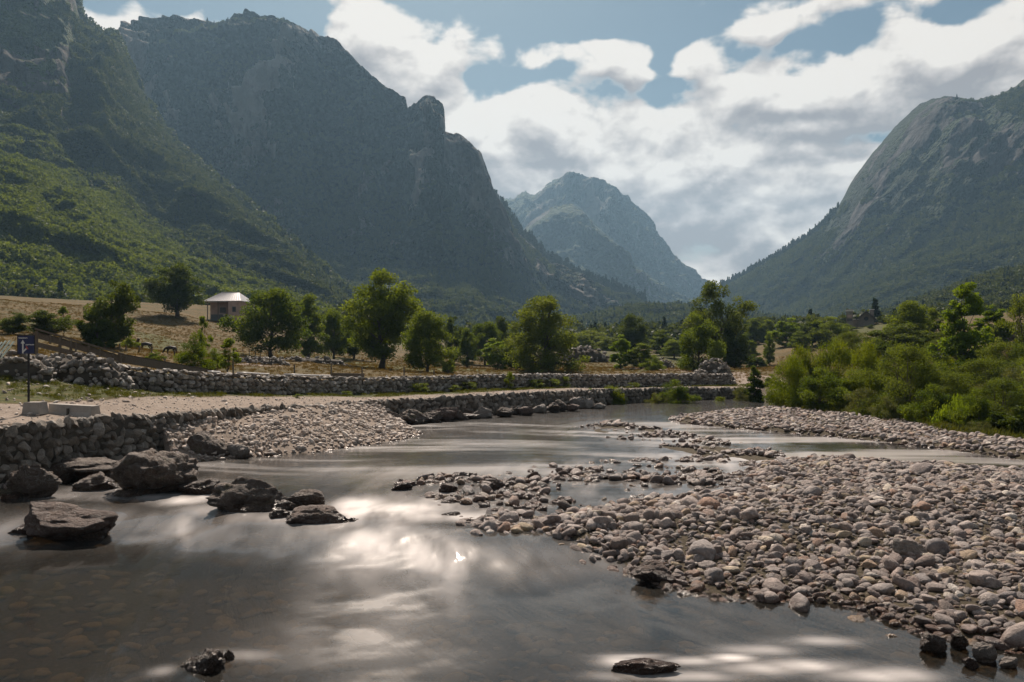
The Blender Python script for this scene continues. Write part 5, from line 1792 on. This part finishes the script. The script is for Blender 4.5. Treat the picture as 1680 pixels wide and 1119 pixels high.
# ------------------------------------------------------------------ forest on the slopes (countless)
def forest_kind(seed, con=False, mat='forest'):
    rs = np.random.RandomState(seed)
    n = 150 if not con else 110
    if con:
        h = rs.rand(n) ** .8
        r = (1 - h) * .26 * rs.uniform(.5, 1.1, n)
        th = rs.uniform(0, 6.28, n)
        P = np.stack([np.cos(th) * r, np.sin(th) * r, h * 1.0 + .05], 1)
        sz = .20
    else:
        nc = 9
        C = unit(rs.randn(nc, 3)) * np.array([.30, .30, .26]) * rs.uniform(.5, 1, (nc, 1)) + np.array([0, 0, .55])
        ci = rs.randint(0, nc, n)
        P = C[ci] + unit(rs.randn(n, 3)) * .22
        sz = .19
    t = unit(rs.randn(n, 3))
    b = unit(np.cross(t, rs.randn(n, 3)))
    V, Fc = rhombs(P, t, b, sz * rs.uniform(.7, 1.5, n), sz * .7 * rs.uniform(.7, 1.3, n))
    return mk_mesh("forest_tree", V, Fc, [M_LEAF['conifer' if con else mat]], False, {'tint': np.repeat(np.clip(.5 + .3 * rs.randn(n), 0, 1), 4)})


FT = [forest_kind(40 + i) for i in range(7)]
FC = [forest_kind(60 + i, True) for i in range(3)]
C_FT = collection_of("forest_bits", FT + FC[:1])
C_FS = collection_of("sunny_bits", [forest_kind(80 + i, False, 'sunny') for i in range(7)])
C_FC = collection_of("conifer_bits", FC)


def forest(name, m, n, smin, smax, thr, coll, nv, seed, pxr=(-120, 1800), trange=(0, 1), prob=None):
    rs = np.random.RandomState(seed)
    nu, nt = m['X'].shape
    i = rs.uniform(0, nu - 1.001, n)
    j = rs.uniform(trange[0] * (nt - 1), trange[1] * (nt - 1) - .001, n)
    a, b = i.astype(int), j.astype(int)
    fa, fb = i - a, j - b

    def g(k):
        A = m[k]
        return A[a, b] * (1 - fa) * (1 - fb) + A[a + 1, b] * fa * (1 - fb) + A[a, b + 1] * (1 - fa) * fb + A[a + 1, b + 1] * fa * fb
    x, y, z, rk, px = g('X'), g('Y'), g('Z'), g('rk'), g('px')
    D = np.hypot(x, y)
    keep = (px > pxr[0]) & (px < pxr[1]) & (rs.rand(n) < D / D.max())
    keep &= rk + .16 * fbm(x / 40, y / 40, z / 40, oct=3, seed=seed) < thr
    if prob is not None:
        keep &= rs.rand(n) < prob(x, y, z, px)
    x, y, z = x[keep], y[keep], z[keep]
    s = rs.uniform(smin, smax, len(x))
    print(name, len(x))
    rot = np.stack([0 * x, 0 * x, rs.uniform(0, 6.28, len(x))], 1)
    scatter(name, np.stack([x, y, z - .12 * s], 1), rot, np.stack([s, s, s * rs.uniform(.8, 1.25, len(x))], 1), coll, nv, seed=seed)


forest("forest", m1, 190000, 3.0, 5.6, .40, C_FS, 7, 5, trange=(0, .55))  # lower slope gets the crowns coloured as if sunlit
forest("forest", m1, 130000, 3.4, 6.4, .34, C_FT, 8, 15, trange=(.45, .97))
forest("forest", m2, 80000, 5, 9, .26, C_FT, 8, 6, trange=(0, .85))
forest("forest", m4, 90000, 5, 9, .30, C_FT, 8, 7, trange=(0, .9))
forest("forest", m6, 34000, 3.2, 6, .5, C_FT, 8, 8)
forest("forest", m7, 22000, 6, 10, .5, C_FT, 8, 9)
forest("conifer_forest", m4, 2600, 9, 16, .9, C_FC, 3, 10, pxr=(1180, 1375), trange=(.93, 1.0))
forest("conifer_forest", m2, 1500, 11, 19, .9, C_FC, 3, 11, pxr=(790, 1060), trange=(.93, 1.0))
forest("conifer_forest", m1, 1500, 9, 15, .9, C_FT, 8, 12, pxr=(128, 600), trange=(.94, 1.0))


# wood on the valley floor, far behind the meadow: reads as one mass
def valley_wood():
    rs = np.random.RandomState(90)
    n = 4200
    y = rs.uniform(215, 800, n)
    x = rs.uniform(-.72, .72, n) * y
    k = fbm(x / 60, y / 60, oct=3, seed=9) > -.25
    # leave the house its hill
    k &= ~((np.abs(x + 53) < 14) & (y < 200))
    x, y = x[k], y[k]
    s = rs.uniform(5, 9, len(x))
    z = ground_z(x, y, False)
    scatter("wood", np.stack([x, y, z], 1), np.stack([0 * x, 0 * x, rs.uniform(0, 6.28, len(x))], 1), np.stack([s, s, s], 1), C_FT, 8, seed=91)


valley_wood()


# ------------------------------------------------------------------ grass tufts (countless)
def tuft(seed, mat, n=26, hgt=1.0, spread=.35, w=.035):
    rs = np.random.RandomState(seed)
    P = np.stack([rs.normal(0, spread, n), rs.normal(0, spread, n), np.full(n, hgt * .45)], 1)
    t = unit(np.stack([rs.normal(0, .35, n), rs.normal(0, .35, n), np.ones(n)], 1))
    b = unit(np.cross(t, rs.randn(n, 3)))
    V, Fc = rhombs(P, t, b, hgt * rs.uniform(.6, 1.2, n), np.full(n, w * 2))
    return mk_mesh("grass_tuft", V, Fc, [M_LEAF[mat]], False, {'tint': np.repeat(rs.rand(n), 4)})


C_TG = collection_of("tufts_green", [tuft(i, 'grass') for i in range(4)])
C_TS = collection_of("tufts_straw", [tuft(i, 'straw') for i in range(4)])
C_TB = collection_of("tufts_bright", [tuft(i, 'bright', 30, 1.0, .4, .05) for i in range(4)])


def grass(name, coll, pts, smin, smax, seed):
    rs = np.random.RandomState(seed)
    x, y = pts[:, 0], pts[:, 1]
    s = rs.uniform(smin, smax, len(x))
    z = ground_z(x, y)
    scatter(name, np.stack([x, y, z], 1), np.stack([0 * x, 0 * x, rs.uniform(0, 6.28, len(x))], 1), np.stack([s * 1.3, s * 1.3, s], 1), coll, 4, seed=seed)


rs = np.random.RandomState(95)
x, y = rs.uniform(-34, 20, 42000), rs.uniform(16, 68, 42000)
dw = seg_dist(x, y, WL)[0]
k = inside(x, y, LEFT_LAND) & (dw > 3.9) & (dw < 9.5 + 2 * fbm(x * .3, y * .3, oct=2)) & (fbm(x * .5, y * .5, oct=3, seed=2) > -.12)
grass("verge_grass", C_TG, np.stack([x[k], y[k]], 1), .06, .19, 96)
x, y = rs.uniform(-75, 60, 60000), rs.uniform(34, 135, 60000)
d2, _, s2 = seg_dist(x, y, UL)
k = inside(x, y, LEFT_LAND) & (seg_dist(x, y, WL)[0] > 9) & (s2 > 0) & (np.abs(x / y * F) < 900) & (rs.rand(len(x)) < .65)
grass("meadow_grass", C_TS, np.stack([x[k], y[k]], 1), .07, .24, 97)
x, y = rs.uniform(14, 50, 40000), rs.uniform(24, 80, 40000)
sdr = sdist(x, y, RIGHT_LAND)
k = (sdr > .1) & (np.abs(x / y * F) < 900) & (rs.rand(len(x)) < .55)
grass("bank_grass", C_TG, np.stack([x[k], y[k]], 1), .12, .5, 98)

# ------------------------------------------------------------------ farmhouse on the hill
def farmhouse():
    Y = 150
    x, _, z = AT(372, 531, Y)
    z = gz(x, Y) - .1
    s = Y / F
    e = tag(empty("farmhouse", (x, Y, z), R(0)), "small pink house with a pale sheet metal hip roof on the grassy hill", "house")
    e.scale = (.86, .86, .92)
    # local: left part set back behind a porch, right wing to the front
    top = (531 - 497) * s + .6
    MB().box((-1.2, 3.0, top / 2), (5.2, 5.0, top)).build("wall", M_PLAST, e)
    MB().box((2.7, 1.2, top / 2), (2.6, 8.6, top)).build("wall", M_PLAST, e)
    pf = MB()
    pf.box((-1.2, .46, .9 + .0), (4.9, .05, 2.0)).box((-1.0, .40, top * .62), (1.3, .04, 1.1))
    pf.build("porch_screen", M_GREYP, e)
    for px_ in (-3.6, -1.3, .9):
        MB().box((px_, -1.6, top / 2), (.16, .16, top)).build("post", M_WOOD, e)
    w = MB().box((2.7, -3.12, top * .62), (.62, .06, .9)).build("window", M_DARK, e)
    fr = MB()
    for dx in (-.36, .36):
        fr.box((2.7 + dx, -3.14, top * .62), (.08, .09, 1.06))
    fr.box((2.7, -3.14, top * .62 + .5), (.8, .09, .08)).box((2.7, -3.14, top * .62 - .5), (.8, .09, .08))
    fr.build("frame", M_GREYP, w)
    # hip roof with standing seams
    ez, rz_ = top, top + (497 - 489) * s + 1.05
    L0, L1, F0, B0 = -4.3, 4.35, -3.4, 6.0
    r0, r1 = (-1.6, 1.3), (2.3, 1.3)
    V = [(L0, F0 + 1.0, ez), (L1, F0, ez), (L1, B0, ez), (L0, B0, ez), (r0[0], r0[1], rz_), (r1[0], r1[1], rz_),
         (L0, F0 + 1.0, ez - .12), (L1, F0, ez - .12), (L1, B0, ez - .12), (L0, B0, ez - .12)]
    Fc = [(0, 1, 5, 4), (1, 2, 5), (2, 3, 4, 5), (3, 0, 4), (6, 7, 1, 0), (7, 8, 2, 1), (8, 9, 3, 2), (9, 6, 0, 3), (9, 8, 7, 6)]
    rf = MB().add(V, Fc).build("roof", M_ROOF, e)
    sm = MB()
    for k in range(15):
        f = (k + .5) / 15
        a = Vector(V[0]).lerp(Vector(V[1]), f)
        b_ = Vector(V[4]).lerp(Vector(V[5]), f)
        sm.beam(a + Vector((0, 0, .03)), b_ + Vector((0, 0, .03)), .06, .05)
    sm.beam(Vector(V[4]) + Vector((0, 0, .05)), Vector(V[5]) + Vector((0, 0, .05)), .2, .08)
    sm.build("seam", M_ROOF, rf)


farmhouse()


def tower_house():
    Y = 160
    s = Y / F
    x, _, z0 = AT(1394, 530, Y)
    g = gz(x, Y)
    e = tag(empty("stone_tower", (x, Y, g), -math.atan2(x, Y)), "narrow stone tower with a pale cap slab above the far trees", "tower")
    hh = H + (CY - 511) * s - g
    MB().box((0, 0, hh / 2), (10.0 * s, 10.0 * s, hh)).build("wall", M_BLOCK, e)
    MB().box((0, -5.2 * s, hh - 8 * s), (6.5 * s, .10, 4.5 * s)).build("window", M_PLAST, e)
    MB().box((0, -5.2 * s, hh - 14 * s), (8.0 * s, .08, 4.0 * s)).build("lintel", M_SLATE, e)
    MB().box((0, 0, hh + .15), (12.2 * s, 12.2 * s, .30)).build("cap_slab", M_PIPE, e)
    MB().box((0, 0, hh + .36), (9.2 * s, 9.2 * s, .12)).build("coping", M_BLOCK, e)
    x2, _, _ = AT(1421, 530, Y)
    e = tag(empty("gabled_house", (x2, Y, g), -math.atan2(x2, Y)), "far stone house showing a dark gable right of the tower", "house")
    ew = 24 * s
    ez = H + (CY - 522) * s - g
    pz = H + (CY - 512) * s - g
    w2 = ew / 2
    V = [(-w2, 0, 0), (w2, 0, 0), (w2, 0, ez), (0, 0, pz), (-w2, 0, ez), (-w2, 7, 0), (w2, 7, 0), (w2, 7, ez), (0, 7, pz), (-w2, 7, ez)]
    MB().add(V, [(0, 1, 2, 3, 4), (9, 8, 7, 6, 5), (0, 4, 9, 5), (1, 6, 7, 2), (2, 7, 8, 3), (3, 8, 9, 4), (0, 5, 6, 1)]).build("wall", M_BLOCK, e)
    rf = MB()
    for sg in (-1, 1):
        a, b_ = Vector((sg * (w2 + .4), 3.4, ez - .28)), Vector((0, 3.4, pz + .16))
        mid = (a + b_) / 2
        d = b_ - a
        ang = math.atan2(d.z, d.x)
        rf.box(mid, (d.length, 8.2, .16), Matrix.Rotation(-ang, 3, 'Y'))
    rf.build("roof", M_SLATE, e)
    MB().tube([(0, -.06, ez - .1), (0, .05, ez - .1)], [.42, .42], 10).build("window", M_DARK, e)
    ch = MB().box((w2 * .72, 4.5, pz - .15), (.75, .75, 1.5)).build("chimney", M_BLOCK, e)
    MB().box((w2 * .72, 4.5, pz + .68), (1.0, 1.0, .16)).build("chimney_cap", M_PIPE, ch)
    MB().box((-w2 - 0.9, 2.5, ez - .2), (2.2, 5, .14)).build("porch_roof", M_PIPE, e)
    MB().box((-w2 - 0.9, 2.5, (ez - .3) / 2), (1.9, 4.6, ez - .3)).build("porch_wall", M_BLOCK, e)
    x3, _, _ = AT(1456, 525, Y)
    e = tag(empty("outbuilding", (x3, Y, g), -math.atan2(x3, Y)), "small outbuilding with a pale roof edge peeping out right of the gabled house", "outbuilding")
    h3 = H + (CY - 523) * s - g
    MB().box((0, 0, h3 / 2), (3.8 * s, 2.5, h3)).build("wall", M_CONC, e)
    MB().box((0, 0, h3 + .08), (5.2 * s, 3.0, .16)).build("roof", M_PIPE, e)


tower_house()


# ------------------------------------------------------------------ sign and concrete blocks
def sign():
    Y = 23.6
    x, _, _ = AT(47, 680, Y)
    s = Y / F
    g = gz(x, Y)
    xb = AT(58, 0, Y)[0]
    e = tag(empty("concrete_block", (xb, Y, g)), "tapered concrete block holding the pole of the blue sign", "concrete block")
    hb = 20 * s
    MB().box((0, 0, hb / 2 - .03), (30 * s, 26 * s, hb), taper=.84).build("block_body", M_CONC, e)
    e = tag(empty("road_sign", (x, Y, g + hb - .05)), "blue square road sign with a white arrow on a thin dark pole", "road sign")
    ztop = H + (CY - 550) * s - (g + hb - .05)
    zbot = H + (CY - 581) * s - (g + hb - .05)
    MB().tube([(0, 0, 0), (0, 0, ztop - .05)], [.032, .032], 10).build("pole", M_METAL, e)
    bw = 28 * s
    px_ = (44.5 - 47) * s
    pn = MB().box((px_, -.045, (ztop + zbot) / 2), (bw - .03, .02, ztop - zbot - .03)).build("sign_panel", M_BLUE, e)
    f = MB()
    zc = (ztop + zbot) / 2
    hh = ztop - zbot
    f.box((px_, -.047, ztop), (bw, .03, .016)).box((px_, -.047, zbot), (bw, .03, .016))
    f.box((px_ - bw / 2, -.047, zc), (.016, .03, hh)).box((px_ + bw / 2, -.047, zc), (.016, .03, hh))
    f.build("rim", M_METAL, e)
    # arrow: stem, head, side branch with a red head, two lines of small lettering
    yy = -.0575

    def flat(pts, name, mat):
        V = [(px_ + a * bw, yy, zbot + b_ * hh) for a, b_ in pts] + [(px_ + a * bw, yy + .003, zbot + b_ * hh) for a, b_ in pts]
        n = len(pts)
        Fc = [tuple(range(n)), tuple(range(2 * n - 1, n - 1, -1))] + [(i, n + i, n + (i + 1) % n, (i + 1) % n) for i in range(n)]
        return MB().add(V, Fc).build(name, mat, e)
    flat([(-.225, .04), (-.145, .04), (-.145, .56), (-.06, .56), (-.19, .76), (-.31, .56), (-.225, .56)], "arrow", M_WHITE)
    flat([(-.145, .10), (-.145, .20), (.03, .36), (.08, .29)], "arrow_branch", M_WHITE)
    flat([(-.02, .30), (.14, .25), (.10, .34), (.02, .44)], "arrow_tip", M_RED)
    lt = MB()
    rs = np.random.RandomState(5)
    for x0, x1, zz in ((-.44, .06, .85), (-.02, .44, .495)):
        a = x0
        while a < x1:
            w_ = rs.uniform(.028, .05)
            lt.box((px_ + (a + w_ / 2) * bw, yy, zbot + (zz + rs.uniform(-.004, .008)) * hh), (w_ * bw * .8, .004, .055 * hh * rs.uniform(.8, 1.2)))
            a += w_ + .010
    lt.build("lettering", M_WHITE, e)
    # long barrier block
    Yb = 24.2
    xb = AT(122, 0, Yb)[0]
    e = tag(empty("concrete_barrier", (xb, Yb, gz(xb, Yb)), R(-4)), "long low concrete barrier block lying right of the sign base", "concrete barrier")
    s = Yb / F
    L, hb = 74 * s, 19 * s
    prof = [(-.30, -.05), (.30, -.05), (.22, hb * .35), (.17, hb), (-.17, hb), (-.22, hb * .35)]
    V = [(-L / 2, a, b_) for a, b_ in prof] + [(L / 2, a, b_ * .82) for a, b_ in prof]
    n = len(prof)
    MB().add(V, [tuple(range(n - 1, -1, -1)), tuple(range(n, 2 * n))] + [(i, (i + 1) % n, n + (i + 1) % n, n + i) for i in range(n)]).build("barrier_body", M_CONC, e)
    MB().box((-L * .02, -.275, hb * .3), (.03, .09, hb * .7)).build("joint", M_SOIL, e)


sign()

# striped slats at the left edge
x, y, z = AT(0, 585, 29)
e = tag(empty("slatted_board", (x, y, z)), "tilted white slats with dark gaps leaning on the rubble at the left edge", "slatted board")
s = 29 / F
for i, (ox, ln) in enumerate(((-12, 24), (-5.5, 26), (1.5, 26), (8, 25))):
    MB().beam((ox * s - 7 * s, 0, -3 * s), (ox * s + 5 * s, .35, ln * s), 5.0 * s, .03).build("slat", M_BARR, e)
MB().beam((-18 * s, .03, -1 * s), (6 * s, .03, -1 * s), .04, .05).build("rail", M_WOOD, e)
MB().beam((-8 * s, .3, 20 * s), (16 * s, .3, 18 * s), .04, .05).build("rail", M_WOOD, e)


# ------------------------------------------------------------------ wooden flume
def flume():
    A = Vector(AT(57, 541, 37))
    B_ = Vector(AT(203, 583, 39))
    e = tag(empty("wooden_flume", tuple(A)), "long weathered wooden trough sloping down to the right on short posts", "wooden trough")
    a = Vector((0, 0, 0))
    b_ = B_ - A
    dn = Vector((0, 0, 1))
    MB().beam(a + dn * .05, b_ + dn * .05, .34, .07).build("top_plank", M_WOOD, e)
    MB().beam(a + Vector((0, -.14, -.22)), b_ + Vector((0, -.14, -.22)), .05, .24).build("side_board", M_WOOD, e)
    MB().beam(a + Vector((0, .14, -.20)), b_ + Vector((0, .14, -.20)), .05, .24).build("side_board", M_WOOD, e)
    MB().beam(a + Vector((.1, -.18, -.66)), b_ * .98 + Vector((0, -.18, -.46)), .05, .22).build("lower_board", M_WOOD, e)
    for f, hh in ((.05, 1.5), (.30, 1.3), (.42, 1.1), (.62, 1.0), (.90, .95), (.985, .95)):
        p = a.lerp(b_, f)
        MB().beam(p + Vector((0, -.21, .02)), p + Vector((0, -.21, -hh)), .09, .09).build("post", M_WOOD, e)
    for f in (.2, .48, .75):
        p = a.lerp(b_, f)
        MB().beam(p + Vector((0, -.24, .0)), p + Vector((0, -.24, -.42)), .05, .07).build("batten", M_WOOD, e)
    A = Vector(AT(196, 588, 39.2))
    B_ = Vector(AT(334, 612, 43))
    e = tag(empty("fallen_log", tuple(A)), "long dark squared log continuing downhill from the wooden trough", "log")
    MB().beam((0, 0, 0), B_ - A, .30, .36).build("log_body", M_WOOD, e)
    MB().beam((0, -.05, .22), (B_ - A) * .97 + Vector((0, -.05, .22)), .2, .06).build("bark_strip", M_BARK, e)
    A = Vector(AT(318, 603, 46))
    B_ = Vector(AT(366, 614, 47))
    e = tag(empty("thin_log", tuple(A)), "short thin log lying right of the long dark one behind the field wall", "log")
    MB().beam((0, 0, 0), B_ - A, .18, .18).build("log_body", M_WOOD, e)
    A = Vector(AT(545, 615.5, 46.4))
    B_ = Vector(AT(597, 616.5, 46.9))
    e = tag(empty("feed_trough", tuple(A)), "low rough wooden trough lying between two fence posts on the meadow", "trough")
    MB().beam((0, -.12, .0), (B_ - A) + Vector((0, -.12, 0)), .05, .26).build("side_board", M_WOOD, e)
    MB().beam((0, .12, .0), (B_ - A) + Vector((0, .12, 0)), .05, .26).build("side_board", M_WOOD, e)
    MB().beam((0, 0, -.1), (B_ - A) + Vector((0, 0, -.1)), .24, .05).build("bottom_board", M_WOOD, e)


flume()


def fence(label, posts, th, wires, mat=None):
    """posts: (px, top, Y)"""
    pts = []
    for (px_, top, Y) in posts:
        x = (px_ - CX) / F * Y
        pts.append((x, Y, gz(x, Y), H + (CY - top) / F * Y))
    e = tag(empty("field_fence", (pts[0][0], pts[0][1], pts[0][2])), label, "fence")
    o = Vector(pts[0][:3])
    rs = np.random.RandomState(len(posts))
    for (x, y, g, t) in pts:
        t = max(t, g + .5)
        p = Vector((x, y, g - .1)) - o
        q = Vector((x + rs.normal(0, .05), y, t)) - o
        MB().tube([p, p.lerp(q, .5), q], [th, th * .95, th * .8], 7).build("post", M_WOOD, e)
    for k in range(wires):
        f = (k + 1) / (wires + .4)
        for a, b_ in zip(pts[:-1], pts[1:]):
            A = Vector((a[0], a[1], a[2] + (a[3] - a[2]) * f)) - o
            B_ = Vector((b_[0], b_[1], b_[2] + (b_[3] - b_[2]) * f)) - o
            m_ = A.lerp(B_, .5) - Vector((0, 0, .04))
            MB().tube([A, m_, B_], [.006] * 3, 4).build("wire", M_METAL, e)
    return e


fence("post and wire fence just behind the dry stone field wall", [(268, 588, 42), (383, 588, 43), (483, 598, 44.5), (543, 596, 46), (595, 602, 47), (663, 602, 50), (712, 606, 52)], .05, 2)
fence("row of small old posts below the two grazing calves", [(196, 567, 60), (207, 569, 60), (227, 570, 60.5), (249, 571, 61), (287, 573, 62)], .06, 1)
fence("little fence of thin sticks at the foot of the hill beside the house path", [(388, 574, 84), (399, 573, 84), (409, 572, 84), (419, 572, 84.5), (428, 573, 85), (438, 574, 85), (448, 575, 86)], .04, 2)


def pipe(name, label, P):
    o = Vector(P[0])
    e = tag(empty(name, tuple(o)), label, "pipe")
    pts = [Vector(p) - o for p in P]
    MB().tube(pts, [.045] * len(pts), 9).build("pipe_body", M_PIPE, e, True)
    return e


def walltop(px_):
    t = UL[:, 0] / UL[:, 1] * F + CX
    x, y, z = np.interp(px_, t, UL[:, 0]), np.interp(px_, t, UL[:, 1]), np.interp(px_, t, utop)
    return (x, y + .1, z + .16)


pipe("water_pipe", "pale water pipe along the wall top, left piece near the fence post", [walltop(p) for p in (340, 350, 360)])
pipe("water_pipe", "pale water pipe along the wall top, middle sagging piece", [walltop(p) for p in (388, 405, 425, 440)])
pipe("water_pipe", "pale water pipe along the wall top, longest straight right piece", [walltop(p) for p in (466, 490, 515, 541)])


# ------------------------------------------------------------------ two calves grazing
def calf(px_, py_, Y, wpx, rz, label, seed):
    s = Y / F
    x, _, _ = AT(px_, py_, Y)
    L = wpx * s * 1.15
    g = gz(x, Y)
    # skeleton: pelvis, back, shoulders, neck, head, four legs with joints
    P = {'pel': (.42, 0, .78), 'mid': (0, 0, .76), 'sho': (-.40, 0, .78), 'nk': (-.66, 0, .66), 'hd': (-.86, 0, .36), 'mz': (-.98, 0, .14), 'tl': (.56, 0, .74), 'tm': (.62, 0, .5), 'te': (.62, 0, .3)}
    Rd = {'pel': .20, 'mid': .23, 'sho': .20, 'nk': .12, 'hd': .10, 'mz': .055, 'tl': .03, 'tm': .018, 'te': .03}
    E = [('pel', 'mid'), ('mid', 'sho'), ('sho', 'nk'), ('nk', 'hd'), ('hd', 'mz'), ('pel', 'tl'), ('tl', 'tm'), ('tm', 'te')]
    for sd, yy in (('l', .13), ('r', -.13)):
        st = .07 if sd == 'l' else -.07
        P.update({'h1' + sd: (.42, yy, .58), 'h2' + sd: (.34 + st, yy, .44), 'h3' + sd: (.50 + st, yy, .26), 'h4' + sd: (.46 + st, yy, .02),
                  'f1' + sd: (-.38, yy, .56), 'f2' + sd: (-.40 - st, yy, .32), 'f3' + sd: (-.39 - st, yy, .02)})
        Rd.update({'h1' + sd: .12, 'h2' + sd: .075, 'h3' + sd: .04, 'h4' + sd: .04, 'f1' + sd: .09, 'f2' + sd: .045, 'f3' + sd: .04})
        E += [('pel', 'h1' + sd), ('h1' + sd, 'h2' + sd), ('h2' + sd, 'h3' + sd), ('h3' + sd, 'h4' + sd), ('sho', 'f1' + sd), ('f1' + sd, 'f2' + sd), ('f2' + sd, 'f3' + sd)]
    ks = list(P)
    me = bpy.data.meshes.new("calf_body")
    me.from_pydata([P[k] for k in ks], [(ks.index(a), ks.index(b_)) for a, b_ in E], [])
    o = bpy.data.objects.new("calf_body", me)
    COL.objects.link(o)
    md = o.modifiers.new("skin", 'SKIN')
    md.use_smooth_shade = True
    for i, k in enumerate(ks):
        me.skin_vertices[0].data[i].radius = (Rd[k], Rd[k])
    me.skin_vertices[0].data[ks.index('pel')].use_root = True
    o.modifiers.new("sub", 'SUBSURF').levels = 1
    dg = bpy.context.evaluated_depsgraph_get()
    bm_ = bpy.data.meshes.new_from_object(o.evaluated_get(dg))
    bpy.data.objects.remove(o)
    bm_.materials.clear()
    bm_.materials.append(M_FUR)
    k = L / 1.6
    e = tag(empty("calf", (x, Y, g), rz), label, "calf")
    e.scale = (k, k, k)
    obj("calf_body", bm_, e)
    for yy in (.10, -.10):
        MB().tube([(-.80, yy * .6, .45), (-.80, yy * 1.5, .47), (-.80, yy * 2.1, .43)], [.03, .035, .01], 6).build("ear", M_FUR, e)
    return e


calf(240, 568, 68, 22, R(8), "dark calf grazing on the pasture, left one of two", 1)
calf(281, 572, 66, 22, R(-10), "dark calf grazing with its head down, right one of two", 2)
x, y, _ = AT(222, 0, 67)
e = tag(empty("tree_stump", (x, y, gz(x, y))), "leaning dark stump just left of the left calf", "stump")
MB().tube([(0, 0, -.1), (.12, 0, .5), (.30, 0, .95)], [.16, .13, .11], 8).build("trunk", M_BARK, e)

# ------------------------------------------------------------------ air: pale haze over the whole valley
m, n, out = material("haze")
vol = n.add('ShaderNodeVolumePrincipled', Color=(0.44, 0.72, 1.0, 1), Density=0.00013, Anisotropy=0.3)
n.l.new(vol.outputs[0], out.inputs['Volume'])
hb = MB().box((0, 0, 359), (7800, 7800, 722))
hz = hb.build("haze", m)
tag(hz, kind="stuff")
